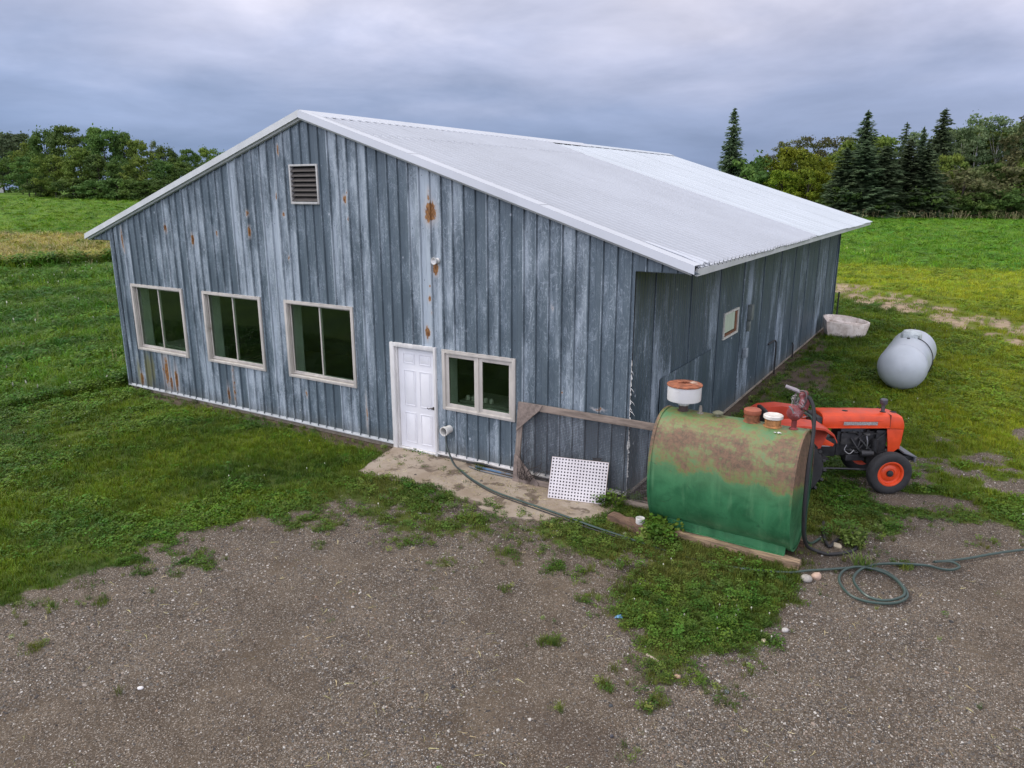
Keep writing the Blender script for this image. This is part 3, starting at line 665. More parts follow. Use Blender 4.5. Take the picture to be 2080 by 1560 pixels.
# torn white insulation along the near corner and the dark slit
m_ = MB(); m_.bb((W-.030, .025, .9), (W-.005, .05, HE-.02)); m_.build('corner_slit', M_DARK, barn)
m_ = MB(); rr = random.Random(4)
zc = .05
while zc < 2.3:
    w_ = rr.uniform(.008, .035)*(1 if zc > .3 else .4); hgt = rr.uniform(.04, .12); m_.add([(W-.006, -.008, zc), (W+w_, -.012-rr.random()*.02, zc+hgt*.4), (W+w_*.4, -.015, zc+hgt), (W-.006, -.006, zc+hgt)], [(0, 1, 2, 3)]); zc += hgt*.95
for z_, l in ((1.62, .09), (1.82, .07), (1.50, .06), (1.45, .10), (2.1, .05)):
    m_.tube([(W, -.01, z_+.05), (W+l*.6, -.02, z_+.02), (W+l, -.03, z_-.02)], [.006, .004, .001], 4)
m_.add([(W-.01, -.03, 1.00), (W+.03, -.04, 1.03), (W+.045, -.035, .93), (W+.01, -.05, .86), (W-.02, -.03, .90)], [(0, 1, 2, 3, 4)])
m_.build('torn_insulation', simple('torn_white_felt', (.52, .52, .50), .9, nscale=20), barn)

def window(a, b, c, d, kind='slider'):
    """outer frame a..b, c..d on the gable; frame > sash, pane"""
    fr = MB(); t = .044; y0, y1 = -.045, .13
    for p, q in (((a, y0, c), (a+t, y1, d)), ((b-t, y0, c), (b, y1, d)), ((a+t, y0, d-t), (b-t, y1, d)), ((a+t, y0, c), (b-t, y1, c+t*.8))): fr.bb(p, q)
    # drip flashing round the frame
    for p, q in (((a-.02, -.036, c-.02), (a, -.002, d+.02)), ((b, -.036, c-.02), (b+.02, -.002, d+.02)), ((a, -.036, d), (b, -.002, d+.02)), ((a, -.036, c-.02), (b, -.002, c))): fr.bb((p[0], -.044 if p[2] == d or q[0] == a or p[0] == b else -.04, p[2]), q)
    if kind == 'slider':
        fr.bb((a+t, .03, c+.044), (b-t, .10, c+.074))
        for q in range(3): fr.bb((a+t, -.02+q*.04, c+.05), (a+t+.012, -.008+q*.04, d-t)); fr.bb((b-t-.012, -.02+q*.04, c+.05), (b-t, -.008+q*.04, d-t))
    F = fr.build('window', M_FRAME, barn, bevel=.004)
    mx = a+(b-a)*.5
    ia, ib, ic, id_ = a+t+.012, b-t-.012, c+.074, d-t
    if kind == 'slider': parts = [(ia, mx+.02, .062, .03), (mx-.02, ib, .035, .03)]
    else: parts = [(a+t, mx-.015, .0, .07), (mx+.015, b-t, .0, .07)]; ic = c+t*.8; 
    if kind != 'slider': m_ = MB(); m_.bb((mx-.015, -.03, c+.045), (mx+.015, .12, d-t)); m_.build('mullion', M_FRAME, F)
    for (p, q, yy, w_) in parts:
        s = MB(); s.bb((p, yy-.014, ic), (p+w_, yy+.014, id_)); s.bb((q-w_, yy-.014, ic), (q, yy+.014, id_)); s.bb((p+w_, yy-.014, id_-w_), (q-w_, yy+.014, id_)); s.bb((p+w_, yy-.014, ic), (q-w_, yy+.014, ic+w_)); s.build('sash', M_FRAME, F, bevel=.003)
        g = MB(); g.bb((p+w_-.004, yy-.003, ic+w_-.004), (q-w_+.004, yy+.003, id_-w_+.004)); g.build('pane', M_GLASS, F)
    # deep reveal inside
    rv = MB()
    for P_, Q_ in (((a-.02, .13, c-.02), (a, .42, d+.02)), ((b, .13, c-.02), (b+.02, .42, d+.02)), ((a, .13, d), (b, .42, d+.02)), ((a, .13, c-.02), (b, .42, c))): rv.bb(P_, Q_)
    rv.build('reveal', M_INT, F)
    return F
lab = {0: 'far left', 1: '', 2: '', 4: ''}
window(*OPEN[0]); window(*OPEN[1]); window(*OPEN[2]); window(*OPEN[4], kind='casement')
# inside lining with the same openings, dark back room
m_ = MB(); ops = [OPEN[q] for q in (0, 1, 2, 4)]
edges = [0.03]+sorted(e for o in ops for e in o[:2])+[W-.1]
for a, b in zip(edges[:-1], edges[1:]):
    hit = [o for o in ops if o[0] <= (a+b)/2 <= o[1]]
    if hit: m_.bb((a, .40, .02), (b, .42, hit[0][2])); m_.bb((a, .40, hit[0][3]), (b, .42, HE))
    else: m_.bb((a, .40, .02), (b, .42, HE))
m_.build('inner_wall', M_INT, barn)
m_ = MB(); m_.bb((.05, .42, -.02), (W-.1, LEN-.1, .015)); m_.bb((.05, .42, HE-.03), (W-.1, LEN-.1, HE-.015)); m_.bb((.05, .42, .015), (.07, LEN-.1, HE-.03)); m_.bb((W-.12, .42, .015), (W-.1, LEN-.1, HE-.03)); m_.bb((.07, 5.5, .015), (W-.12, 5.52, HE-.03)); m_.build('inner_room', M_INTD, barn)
# things on the sills and a bench seen dimly inside
def clutter(x0, x1, z, seed):
    r_ = random.Random(seed); 
    m_ = MB(); m_.bb((x0, .45, z-.05), (x1, 1.15, z)); 
    for lx in (x0+.05, x1-.05): m_.bb((lx-.03, .5, .02), (lx+.03, .56, z-.05)); m_.bb((lx-.03, 1.05, .02), (lx+.03, 1.11, z-.05))
    return m_
for (x0, x1, z, s, lb) in ((.7, 2.5, 1.13, 1, 'dim workbench seen through the leftmost barn window'), (9.95, 11.4, 1.03, 3, 'dim workbench seen through the window right of the white door')):
    t = thing('workbench', lb, 'workbench', (x0, .45, 0)); m_ = MB(); L_ = x1-x0
    m_.bb((0, .0, z-.05), (L_, .7, z)); m_.build('bench_top', simple('bench_top', (.22, .24, .2), .7), t)
    for lx in (.05, L_-.05):
        for ly in (.06, .64): m_ = MB(); m_.bb((lx-.03, ly-.03, .016), (lx+.03, ly+.03, z-.051)); m_.build('leg', M_WOODV, t)
for q in range(5):
    x_ = 10.08+q*.13; m_ = MB(); r_ = .03+.02*random.random(); m_.lathe([(0, 0), (r_, 0), (r_*1.05, .05+.03*random.random()), (r_*.6, .09), (0, .095)], (x_, .52+.04*random.random(), 1.032), n=9)
    tag(m_.build('jar', simple('pale_jar', (.5, .5, .42), .5), smooth=True), 'small pale jar standing on the bench behind the window right of the door', 'jar', 'jars on the bench behind the window')

# door
m_ = MB(); a, b, c, d = 8.71, 9.78, -.02, 2.10
m_.bb((a, -.05, .0), (a+.10, .10, d)); m_.bb((b-.045, -.05, .0), (b, .10, d)); m_.bb((a+.10, -.05, d-.075), (b-.045, .10, d)); m_.bb((a+.10, .0, 0), (a+.13, .10, d-.075)); m_.bb((a+.10, -.02, .018), (b-.045, .10, .05))
DF = m_.build('door_frame', M_WTRIM, barn, bevel=.004)
dx0, dx1 = a+.133, b-.05; dz0, dz1 = .052, d-.08
m_ = MB(); m_.bb((dx0, .040, dz0), (dx1, .085, dz1)); D = m_.build('door', M_WHITE, barn, bevel=.004)
wd = dx1-dx0
for (u0, u1, v0, v1) in [(.14, .44, .055, .36), (.56, .86, .055, .36), (.14, .44, .43, .78), (.56, .86, .43, .78), (.14, .44, .845, .945), (.56, .86, .845, .945)]:
    m_ = MB(); A, B, Cc, Dd = dx0+u0*wd, dx0+u1*wd, dz0+v0*(dz1-dz0), dz0+v1*(dz1-dz0)
    for p_, q_ in (((A, .030, Cc), (A+.012, .0395, Dd)), ((B-.012, .030, Cc), (B, .0395, Dd)), ((A+.012, .030, Cc), (B-.012, .0395, Cc+.012)), ((A+.012, .030, Dd-.012), (B-.012, .0395, Dd))): m_.bb(p_, q_)
    m_.bb((A+.035, .0335, Cc+.035), (B-.035, .0395, Dd-.035)); m_.build('door_panel', M_WHITE, D, bevel=.002)
m_ = MB(); hx = dx1-.075; hz = .92
m_.lathe([(.03, 0), (.03, .012), (.012, .02), (.012, .05)], (hx, .0395, hz), 'Y', 12); m_.tube(smoothpath([(hx, -.01, hz), (hx-.04, -.015, hz+.01), (hx-.085, -.012, hz-.008), (hx-.12, -.01, hz+.004)], 4), .009, 6); m_.build('handle', simple('bronze_handle', (.05, .04, .035), .4, .6), D, smooth=True)

# louvred vent
m_ = MB(); a, b, c, d = 6.35, 7.11, 4.59, 5.33
for p_, q_ in (((a, -.05, c), (a+.035, .05, d)), ((b-.035, -.05, c), (b, .05, d)), ((a+.035, -.05, d-.035), (b-.035, .05, d)), ((a+.035, -.06, c), (b-.035, .05, c+.045))): m_.bb(p_, q_)
V_ = m_.build('louvre_vent', simple('pale_aluminium', (.42, .42, .40), .5, var=.1, nscale=6), barn, bevel=.003)
m_ = MB(); m_.bb((a+.03, .045, c+.03), (b-.03, .05, d-.03)); m_.build('vent_back', M_DARK, V_)
for q in range(7):
    z_ = c+.085+q*.091; m_ = MB(); m_.box(((a+b)/2, -.0, z_+.01), (b-a-.072, .085, .006), (R(38), 0, 0)); m_.box(((a+b)/2, -.036, z_-.018), (b-a-.074, .008, .018)); m_.build('slat', simple('dusty_louvre', (.085, .075, .066), .7, nscale=9), V_)
# flood light on the gable, white vent pipe with hose
m_ = MB(); m_.lathe([(.045, 0), (.05, .02), (.03, .03), (.03, .06)], (9.87, -.003, 3.66), 'Y', 14); m_.lathe([(.0, 0), (.035, .005), (.055, .05), (.058, .085), (.05, .088), (.04, .06), (0, .05)], (9.87, 0, 0), 'Z', 16, M=None) if False else None
m_.lathe([(.02, .05), (.045, .07), (.062, .13), (.058, .135), (.035, .10), (0, .095)], (9.87, -.003, 3.66), 'Y', 16)
m_.build('flood_light', simple('white_lamp_body', (.6, .6, .58), .4), barn, smooth=True)
m_ = MB(); c_ = (10.045, 0, .60); m_.lathe([(.070, -.10), (.070, .14), (.086, .14), (.086, .20), (.071, .20), (.071, -.1)], c_, 'Y', 22); m_.build('vent_pipe', M_PVC, barn, smooth=True)
m_ = MB(); m_.bb((9.96, .03, .5), (10.13, .05, .7)); m_.build('pipe_void', M_DARK, barn)
# side wall window, boxes, conduit
a, b, c, d = SW[0]; sx = SX
m_ = MB()
for p_, q_ in (((sx-.03, a, c), (sx+.035, a+.05, d)), ((sx-.03, b-.05, c), (sx+.035, b, d)), ((sx-.03, a+.05, d-.045), (sx+.035, b-.05, d)), ((sx-.03, a+.05, c), (sx+.035, b-.05, c+.045))): m_.bb(p_, q_)
F = m_.build('window', simple('white_flaking_frame', (.5, .5, .45), .7, dirt=((.2, .12, .07), .55)), barn)
m_ = MB(); m_.bb((sx-.02, b-.22, c+.05), (sx+.012, b-.055, d-.05)); m_.bb((sx-.02, a+.05, c+.046), (sx+.014, b-.23, c+.10)); m_.build('rusty_board', simple('rusty_board', (.15, .065, .030), .9, var=.3), F)
m_ = MB(); m_.bb((sx-.012, a+.05, c+.12), (sx+.004, b-.23, d-.05)); m_.build('pane', simple('pale_green_plastic', (.40, .47, .36), .6, var=.12, nscale=3, dirt=((.08, .09, .06), .62), stretch=(1, 3, .6)), F)
for (yy, z_, w_, h_, dd, nm) in ((6.95, 2.10, .20, .36, .10, 'meter_box'), (6.95, 1.78, .13, .24, .07, 'junction_box'), (6.75, 1.17, .20, .22, .09, 'junction_box')):
    m_ = MB(); m_.bb((sx+.018, yy, z_-h_/2), (sx+.018+dd, yy+w_, z_+h_/2)); m_.build(nm, simple('grey_box_'+nm+str(z_), (.13, .15, .14) if z_ > 1.5 else (.22, .26, .29), .6), barn, bevel=.012)
m_ = MB(); m_.tube(smoothpath([(sx+.02, 9.35, .93), (sx+.03, 9.8, .93), (sx+.06, 10.05, .90), (sx+.07, 10.1, .6), (sx+.07, 10.12, -.02)], 5), .022, 8); m_.build('conduit', M_BLACK, barn, smooth=True)
m_ = MB(); m_.tube(smoothpath([(sx+.06, 12.5, -.02), (sx+.06, 12.5, .35), (sx+.02, 12.55, .42)], 4), .02, 8); m_.build('conduit', M_BLACK, barn, smooth=True)
m_ = MB(); m_.tube([(W+.12, LEN+.3, -.05), (W+.12, LEN+.3, 1.15)], .03, 8); tag(m_.build('post', M_BLACK), 'thin black post standing at the far corner of the barn', 'post')

# ------------------------------------------------------------------ ray helper: bearing and height of far things as real places
_fw = np.array([math.sin(YAW)*math.cos(PITCH), math.cos(YAW)*math.cos(PITCH), -math.sin(PITCH)]); _r = np.array([math.cos(YAW), -math.sin(YAW), 0]); _u = np.cross(_r, _fw)
def sight(px, py, depth): return CAM + (_fw + _r*(px-1040)/1510.25 - _u*(py-780)/1510.25)*depth

# ------------------------------------------------------------------ green fuel tank
def tank_paint():
    k = NT('green_tank_paint_with_rust'); v = k.obj(); X, Y, Z = k.sep(v)
    a = k.noise(v, 2.6, 6, .62, .5); b = k.noise(k.map(v, (3, 3, 9)), 1, 6, .68, .3); c = k.noise(v, 22, 5, .7); s = k.noise(k.map(v, (9, 9, .9)), 1, 5, .6)
    g = k.mix(k.step(a, .3, .7), (.016, .098, .038), (.046, .190, .080)); g = k.mix(k.step(s, .5, .75, 0, .5), g, (.12, .27, .13))
    g = k.mix(k.m('MULTIPLY', k.step(Z, .75, 1.25), .55), g, (.13, .25, .11))
    g = k.mix(k.step(k.noise(v, 6, 4, .7, 1.), .60, .68, 0, .45), g, (.018, .07, .035))
    top = k.m('ADD', k.m('ADD', k.step(Z, .80, 1.35, 0, .74), k.step(Z, 1.60, 1.74, 0, -.30)), k.m('ADD', k.m('MULTIPLY', k.m('SUBTRACT', a, .5), 1.7), k.m('MULTIPLY', k.m('SUBTRACT', b, .5), 1.1)))
    top = k.m('MULTIPLY', top, k.step(k.m('ADD', Z, k.m('MULTIPLY', k.m('SUBTRACT', a, .5), .5)), .95, 1.12))
    edge = k.step(k.m('ABSOLUTE', k.m('SUBTRACT', X, 0)), .955, .985, 0, .35); top = k.m('ADD', top, k.m('MULTIPLY', edge, k.step(Z, .5, 1.2)))
    ol = k.step(k.m('ADD', top, k.m('MULTIPLY', k.m('SUBTRACT', c, .5), .5)), .10, .62); brs = k.noise(k.map(v, (30, 30, 2.2)), 1, 4, .7); ru = k.step(k.m('ADD', top, k.m('ADD', k.m('MULTIPLY', k.m('SUBTRACT', c, .5), .8), k.m('MULTIPLY', k.m('SUBTRACT', brs, .5), .7))), .46, .88)
    g = k.mix(k.m('MULTIPLY', ol, .8), g, k.mix(k.step(c, .4, .6), (.15, .17, .045), (.20, .13, .045)))
    rc = k.mix(k.step(c, .35, .65), (.085, .042, .034), (.185, .105, .070)); g = k.mix(k.m('MULTIPLY', ru, .86), g, rc)
    sc = k.noise(k.map(v, (1.5, 1.5, 26), rot=(0, R(18), 0)), 1, 3, .6); g = k.mix(k.step(sc, .72, .76, 0, .5), g, (.06, .05, .03))
    k.col(g); k.rough(k.m('ADD', k.m('MULTIPLY', ru, .3), k.step(c, .3, .7, .38, .52))); k.bump(k.m('ADD', c, k.m('MULTIPLY', ru, .6)), .15, .004); return k.mat
M_TANK = tank_paint()
M_RUST = simple('rusty_brown_steel', (.20, .075, .032), .85, var=.45, nscale=16, bump=.3, dirt=((.36, .22, .12), .56))
M_RUSTLID = simple('rusty_lid', (.25, .085, .04), .8, var=.4, nscale=12, bump=.3, dirt=((.50, .40, .32), .60))
M_REDPAINT = simple('faded_dark_red_paint', (.17, .028, .028), .5, var=.3, nscale=14, dirt=((.40, .30, .28), .62))
M_CANWHITE = simple('white_filter_can', (.60, .60, .59), .45, var=.04, nscale=4, bump=.05, dirt=((.34, .30, .26), .64))
TC = (15.29, -.47); TR = -.043; TL = .99; TD = .549; TH = .843; TZ = .932
tank = thing('fuel_tank', 'large green oval fuel tank with rusty top lying beside the barn corner', 'fuel tank', (TC[0], TC[1], 0), TR)
def obround(x, s=1.0, n=56):
    P = []
    for q in range(n):
        t = 2*math.pi*q/n; c, s_ = math.cos(t), math.sin(t)
        P.append((x, TD*s*math.copysign(abs(c)**(2/2.3), c), TZ+TH*s*math.copysign(abs(s_)**(2/2.3), s_)))
    return P
def loft(rings, cap=True):
    m_ = MB(); n = len(rings[0]); m_.add(sum(rings, []), [(i*n+k_, i*n+(k_+1) % n, (i+1)*n+(k_+1) % n, (i+1)*n+k_) for i in range(len(rings)-1) for k_ in range(n)])
    if cap: m_.f += [tuple(range(n))[::-1], tuple((len(rings)-1)*n+k_ for k_ in range(n))]; m_.mi += [0, 0]
    return m_
def dent(x, P): return [(p[0], p[1]*(1+.006*math.sin(x*5+p[2]*3)), p[2]+.004*math.sin(x*7+p[1]*4)) for p in P]
loft([dent(x, obround(x)) for x in np.linspace(-TL+.012, TL-.012, 22)], False).build('shell', M_TANK, tank, smooth=True, angle=60)
for s_ in (-1, 1):
    loft([obround(s_*(TL-.014), .995), obround(s_*(TL-.02), .93), obround(s_*(TL+.015), .6), obround(s_*(TL+.022), .05)]).build('end_cap', M_TANK, tank, smooth=True, angle=50)
    m_ = MB(); R0, R1 = [obround(s_*(TL-.030), q) for q in (1.012, 1.0)], [obround(s_*(TL+.012), q) for q in (1.012, .975)]
    rings = [R0[1], R0[0], R1[0], R1[1]]; n_ = 56; m_.add(sum(rings, []), [(i*n_+q, i*n_+(q+1) % n_, (i+1)*n_+(q+1) % n_, (i+1)*n_+q) for i in range(3) for q in range(n_)]); m_.build('rim', M_TANK, tank, smooth=True)
for yy in (-.33, .33):
    m_ = MB(); m_.add([(-.72, yy-.008, .11), (.93, yy-.008, .11), (.95, yy-.008, .40), (-.80, yy-.008, .40), (-.72, yy+.008, .11), (.93, yy+.008, .11), (.95, yy+.008, .40), (-.80, yy+.008, .40)], [(0, 1, 2, 3), (4, 5, 6, 7), (0, 1, 5, 4), (1, 2, 6, 5), (2, 3, 7, 6), (3, 0, 4, 7)]); m_.build('skirt', M_TANK, tank)
    m_ = MB(); m_.bb((-.72, yy-.05, .10), (.93, yy+.008, .112)); m_.build('skirt_flange', M_TANK, tank)
ZT = TZ+TH
def topx(x): return x-TC[0]
m_ = MB(); X_ = topx(14.56); m_.lathe([(.085, 0), (.085, .02), (.065, .03), (.065, .10)], (X_, .0, ZT-.02)); m_.build('filler_neck', simple('brown_neck', (.06, .04, .035), .7), tank, smooth=True)
m_ = MB(); m_.lathe([(.07, .08), (.085, .10), (.085, .13), (.12, .145), (.235, .16), (.240, .18), (.240, .37), (.22, .372)], (X_, 0, ZT)); m_.build('breather_can', M_CANWHITE, tank, smooth=True)
m_ = MB(); m_.lathe([(.24, .373), (.252, .375), (.252, .392), (.235, .398), (.12, .402), (0, .405)], (X_, 0, ZT)); m_.lathe([(.015, .40), (.03, .43), (.012, .44), (0, .44)], (X_, 0, ZT), n=8); m_.box((X_-.02, .01, ZT+.415), (.16, .03, .012), (0, 0, .6)); m_.build('breather_lid', M_RUSTLID, tank, smooth=True)
m_ = MB(); m_.lathe([(.05, 0), (.05, .015), (.025, .02), (.025, .09), (.018, .092), (.018, .12), (0, .12)], (topx(14.815), 0, ZT-.01), n=10); m_.build('gauge_pipe', simple('grey_pipe', (.20, .18, .15), .6), tank, smooth=True)
m_ = MB(); m_.lathe([(.035, 0), (.035, .04), (.075, .05), (.075, .065), (.03, .085), (0, .09)], (topx(15.07), 0, ZT-.01), n=14); m_.build('vent_cap', simple('olive_cap', (.14, .14, .09), .6), tank, smooth=True)
m_ = MB(); m_.lathe([(.09, 0), (.12, .01), (.12, .02), (.10, .03), (.10, .15)], (topx(15.54), .02, ZT-.02)); m_.build('filler_neck', M_RUST, tank, smooth=True)
m_ = MB(); m_.lathe([(.112, .13), (.116, .14), (.116, .19), (.10, .20), (0, .203)], (topx(15.54), .02, ZT-.02)); m_.build('filler_cap', simple('orange_brown_cap', (.29, .085, .045), .6, dirt=((.4, .25, .2), .6)), tank, smooth=True)
m_ = MB(); m_.lathe([(.09, 0), (.125, .01), (.125, .02), (.105, .03), (.105, .135)], (topx(15.83), -.01, ZT-.02)); m_.build('filler_neck', simple('orange_rust_neck', (.33, .15, .05), .7, var=.4, nscale=14), tank, smooth=True)
m_ = MB(); m_.lathe([(.125, .125), (.13, .13), (.13, .165), (.115, .175), (.10, .168), (0, .17)], (topx(15.83), -.01, ZT-.02)); m_.build('filler_cap', simple('white_dirty_cap', (.60, .57, .52), .5, dirt=((.32, .16, .08), .55)), tank, smooth=True)
m_ = MB(); rr = random.Random(3)
for q in range(7):
    a_ = rr.random()*6.28; r_ = .03*rr.random(); m_.lathe([(.008+.012*rr.random(), 0), (0, .004)], (topx(15.95)+r_*math.cos(a_)*1.6, -.20+r_*math.sin(a_), ZT-.047+.02), n=7)
m_.build('bird_dropping', M_CANWHITE, tank)
# red fuel pump standing on the tank
pump = thing('fuel_pump', 'dark red hand fuel pump wrapped in torn clear plastic on top of the green tank', 'pump', (16.10, -.50, ZT-.01), TR)
m_ = MB(); m_.lathe([(.06, 0), (.06, .015), (.035, .03), (.035, .13), (.055, .15)], n=14); m_.build('pump_base', M_REDPAINT, pump, smooth=True)
m_ = MB(); m_.lathe([(.0, -.07), (.085, -.07), (.10, -.05), (.10, .05), (.085, .07), (.04, .085), (.0, .09)], (0, 0, .235), 'Y', 20); m_.box((.0, .0, .235), (.14, .12, .14)); m_.build('pump_body', M_REDPAINT, pump, smooth=True, bevel=.006)
m_ = MB(); m_.box((.10, .02, .38), (.13, .11, .16), (0, .2, .2)); m_.lathe([(.05, 0), (.06, .03), (.06, .08), (.04, .1), (0, .1)], (.08, .02, .44), n=14); m_.build('pump_motor', M_REDPAINT, pump, bevel=.015)
m_ = MB(); m_.tube(smoothpath([(.0, -.08, .235), (-.02, -.10, .30), (-.06, -.11, .34)], 4), .010, 6); m_.build('crank', M_STEEL, pump, smooth=True)
m_ = MB(); m_.tube([(-.15, -.02, .58), (-.02, .0, .54), (.04, .0, .52)], [.022, .026, .022], 10); m_.build('nozzle_sleeve', simple('milky_plastic_tube', (.26, .23, .25), .35, nscale=12), pump, smooth=True)
m_ = MB(); m_.tube(smoothpath([(.07, -.03, .30), (.13, -.05, .42), (.11, -.03, .54), (.0, 0, .52), (-.03, .02, .40), (.02, .03, .30)], 5), .012, 6); m_.build('pump_lever', simple('dark_lever', (.07, .05, .05), .5), pump, smooth=True)
def plastic():
    k = NT('torn_clear_plastic'); t = k.n('ShaderNodeBsdfTransparent'); mx = k.n('ShaderNodeMixShader'); k.col((.62, .58, .60)); k.rough(.25); mx.inputs[0].default_value = .35
    k.L.new(k.step(k.noise(k.obj(), 14, 4, .7, 1), .48, .70, .02, .5), mx.inputs[0]); k.L.new(t.outputs[0], mx.inputs[1]); k.L.new(k.b.outputs[0], mx.inputs[2]); k.L.new(mx.outputs[0], k.out.inputs[0]); return k.mat
m_ = MB(); rr = random.Random(8); n_ = 14; rings = []
for i_, (r_, z_) in enumerate([(.03, .53), (.07, .50), (.10, .43), (.11, .35), (.09, .28), (.11, .20)]):
    rings.append([(r_*(1+rr.uniform(-.22, .22))*math.cos(2*math.pi*q/n_)+.04, r_*(1+rr.uniform(-.22, .22))*math.sin(2*math.pi*q/n_), z_+rr.uniform(-.02, .02)) for q in range(n_)])
m_.add(sum(rings, []), [(i*n_+q, i*n_+(q+1) % n_, (i+1)*n_+(q+1) % n_, (i+1)*n_+q) for i in range(5) for q in range(n_)]); m_.build('plastic_wrap', plastic(), pump)
def hose(name, pts, r_, mat, label, cat='hose', k_=8, n=8):
    m_ = MB(); m_.tube(smoothpath(pts, k_), r_, n); return tag(m_.build(name, mat, smooth=True), label, cat)
M_HOSEG = simple('dark_green_hose', (.035, .062, .052), .35, var=.15, nscale=5, bump=.03)
xe = 16.36
hose('fuel_hose', [(16.16, -.52, 2.13), (16.24, -.52, 2.24), (16.33, -.55, 2.10), (16.37, -.62, 1.8), (16.37, -.75, 1.4), (16.38, -.80, .9), (16.39, -.72, .45), (16.42, -.50, .16), (16.52, -.36, .045), (16.70, -.34, .03), (16.92, -.12, .03), (16.98, .12, .03), (16.90, .34, .03), (16.76, .30, .03), (16.70, .10, .03), (16.66, -.10, .03), (16.58, .05, .03), (16.5, .35, .03), (16.45, .7, .03)], .024, M_BLACK, 'black fuel hose hanging down the end of the green tank')
hose('fuel_line', [(16.20, -.42, 2.0), (16.31, -.40, 1.9), (16.345, -.42, 1.6), (16.35, -.45, 1.2), (16.36, -.47, .7), (16.37, -.40, .25), (16.42, -.2, .06), (16.5, .1, .03)], .018, simple('dark_green_line', (.02, .05, .035), .4), 'thin dark green line running down the end of the green tank')
# timbers under the tank
def timber(name, a, b, w, h, mat, label, z0=0, tilt=0, cat='timber', seed=0):
    a = Vector(a); b = Vector(b); L_ = (b-a).length; rz = math.atan2(b.y-a.y, b.x-a.x); rr = random.Random(seed); n = 7; V = []; F = []
    for i in range(n+1):
        t = -L_/2+L_*i/n; j = lambda: rr.uniform(-.012, .012)*(w/.15)
        V += [(t+j(), -w/2+j(), j()*.4), (t+j(), w/2+j(), j()*.4), (t+j(), w/2+j(), h+j()), (t+j(), w*.1+j(), h+j()), (t+j(), -w/2+j(), h+j())]
    for i in range(n):
        for q in range(5): F.append((i*5+q, i*5+(q+1) % 5, (i+1)*5+(q+1) % 5, (i+1)*5+q))
    F += [(4, 3, 2, 1, 0), tuple(n*5+q for q in range(5))]
    m_ = MB(); m_.add(V, F); o = m_.build(name, mat); o.location = ((a.x+b.x)/2, (a.y+b.y)/2, z0); o.rotation_euler = (tilt, 0, rz); return tag(o, label, cat)
timber('timber', (14.70, -.86), (16.42, -.90), .17, .098, M_TIMBER2, 'long split pale timber under the front of the green tank', z0=.0, seed=1)
timber('timber', (14.30, -.10), (16.35, -.17), .16, .10, M_TIMBER, 'dark timber under the rear skirt of the green tank', seed=2)
timber('timber', (13.68, -.88), (14.42, -1.06), .17, .13, M_TIMBER, 'short dark brown timber with a white cup standing on it', z0=.0, seed=3)
timber('timber', (13.92, .05), (14.35, -.30), .15, .11, M_TIMBER, 'rough brown block behind the left end of the green tank', seed=4)
cp = MB(); cp.lathe([(.0, .006), (.052, .006), (.055, 0), (.062, .01), (.064, .085), (.058, .087), (.056, .02), (0, .02)][0:0] + [(.058, 0), (.064, .01), (.066, .088), (.060, .090), (.057, .018), (0, .016)], (14.20, -1.00, .135), n=22); tag(cp.build('cup', M_PVC, smooth=True), 'small white plastic cup standing on the short brown timber', 'cup')
# old sticks of wood behind the tank's left end
for q, (a, b, z0, z1, r_, lb) in enumerate([((13.72, .35), (14.25, .15), .12, .42, .02, 'upper grey weathered stick propped behind the green tank'), ((13.70, .25), (14.30, -.02), .08, .34, .016, 'middle grey weathered stick propped behind the green tank'), ((13.66, -.05), (14.3, -.25), .03, .10, .022, 'grey broken stick lying low behind the left end of the green tank')]):
    m_ = MB(); m_.tube(smoothpath([(a[0], a[1], z0), ((a[0]+b[0])/2, (a[1]+b[1])/2+.02, (z0+z1)/2+.01), (b[0], b[1], z1)], 4), r_, 6); tag(m_.build('stick', M_WOOD, smooth=True), lb, 'stick')

# ------------------------------------------------------------------ wire screen frame leaning on the barn
TILT = R(-8); FX0 = 11.60; FL = 3.25; FH = 1.37; 
screen = thing('wire_screen', 'large weathered wooden frame with wire mesh leaning against the barn', 'screen frame', (FX0, -.30, .025), rot=(TILT, 0, R(1.0)))
def fb(a, b, name, mat, bev=.004):
    m_ = MB(); m_.bb(a, b); return m_.build(name, mat, screen, bevel=bev)
fb((0.0, -.02, FH-.115), (FL, .02, FH), 'top_rail', M_WOOD); fb((0.0, -.02, 0), (FL, .02, .09), 'bottom_rail', M_WOOD); fb((0, -.018, .092), (.10, .018, FH-.117), 'upright', M_WOODV); fb((FL-.10, -.018, .092), (FL, .018, FH-.117), 'upright', M_WOODV)
m_ = MB(); m_.prism([(0, FH), (.46, FH), (.42, FH-.09), (.0, FH-.50)], 1, -.036, -.022); m_.build('corner_gusset', simple('gusset_plywood', (.17, .135, .115), .9, var=.35, nscale=9, stretch=(1.5, 1.5, 1.5), bump=.4, dirt=((.07, .05, .04), .56)), screen)
m_ = MB(); m_.prism([(0, -.01), (.50, -.01), (.50, .04), (.05, .46), (0, .46)], 1, -.036, -.022); m_.build('corner_gusset', bpy.data.materials['gusset_plywood'], screen)
m_ = MB(); g_ = .026; rr = random.Random(2)
def inhole(x, z): return ((x-1.50)/.10)**2+((z-.62)/.055)**2 < 1
for q in range(int((FL-.1)/g_)):
    x_ = .06+q*g_; w_ = .0042
    m_.add([(x_, .022, .04), (x_+w_, .022, .04), (x_+w_, .022+.004*math.sin(q), FH-.05), (x_, .022+.004*math.sin(q), FH-.05)], [(0, 1, 2, 3)])
for q in range(int((FH-.1)/g_)):
    z_ = .05+q*g_; w_ = .0042
    m_.add([(.05, .0225, z_), (FL-.05, .0225, z_), (FL-.05, .0225, z_+w_), (.05, .0225, z_+w_)], [(0, 1, 2, 3)])
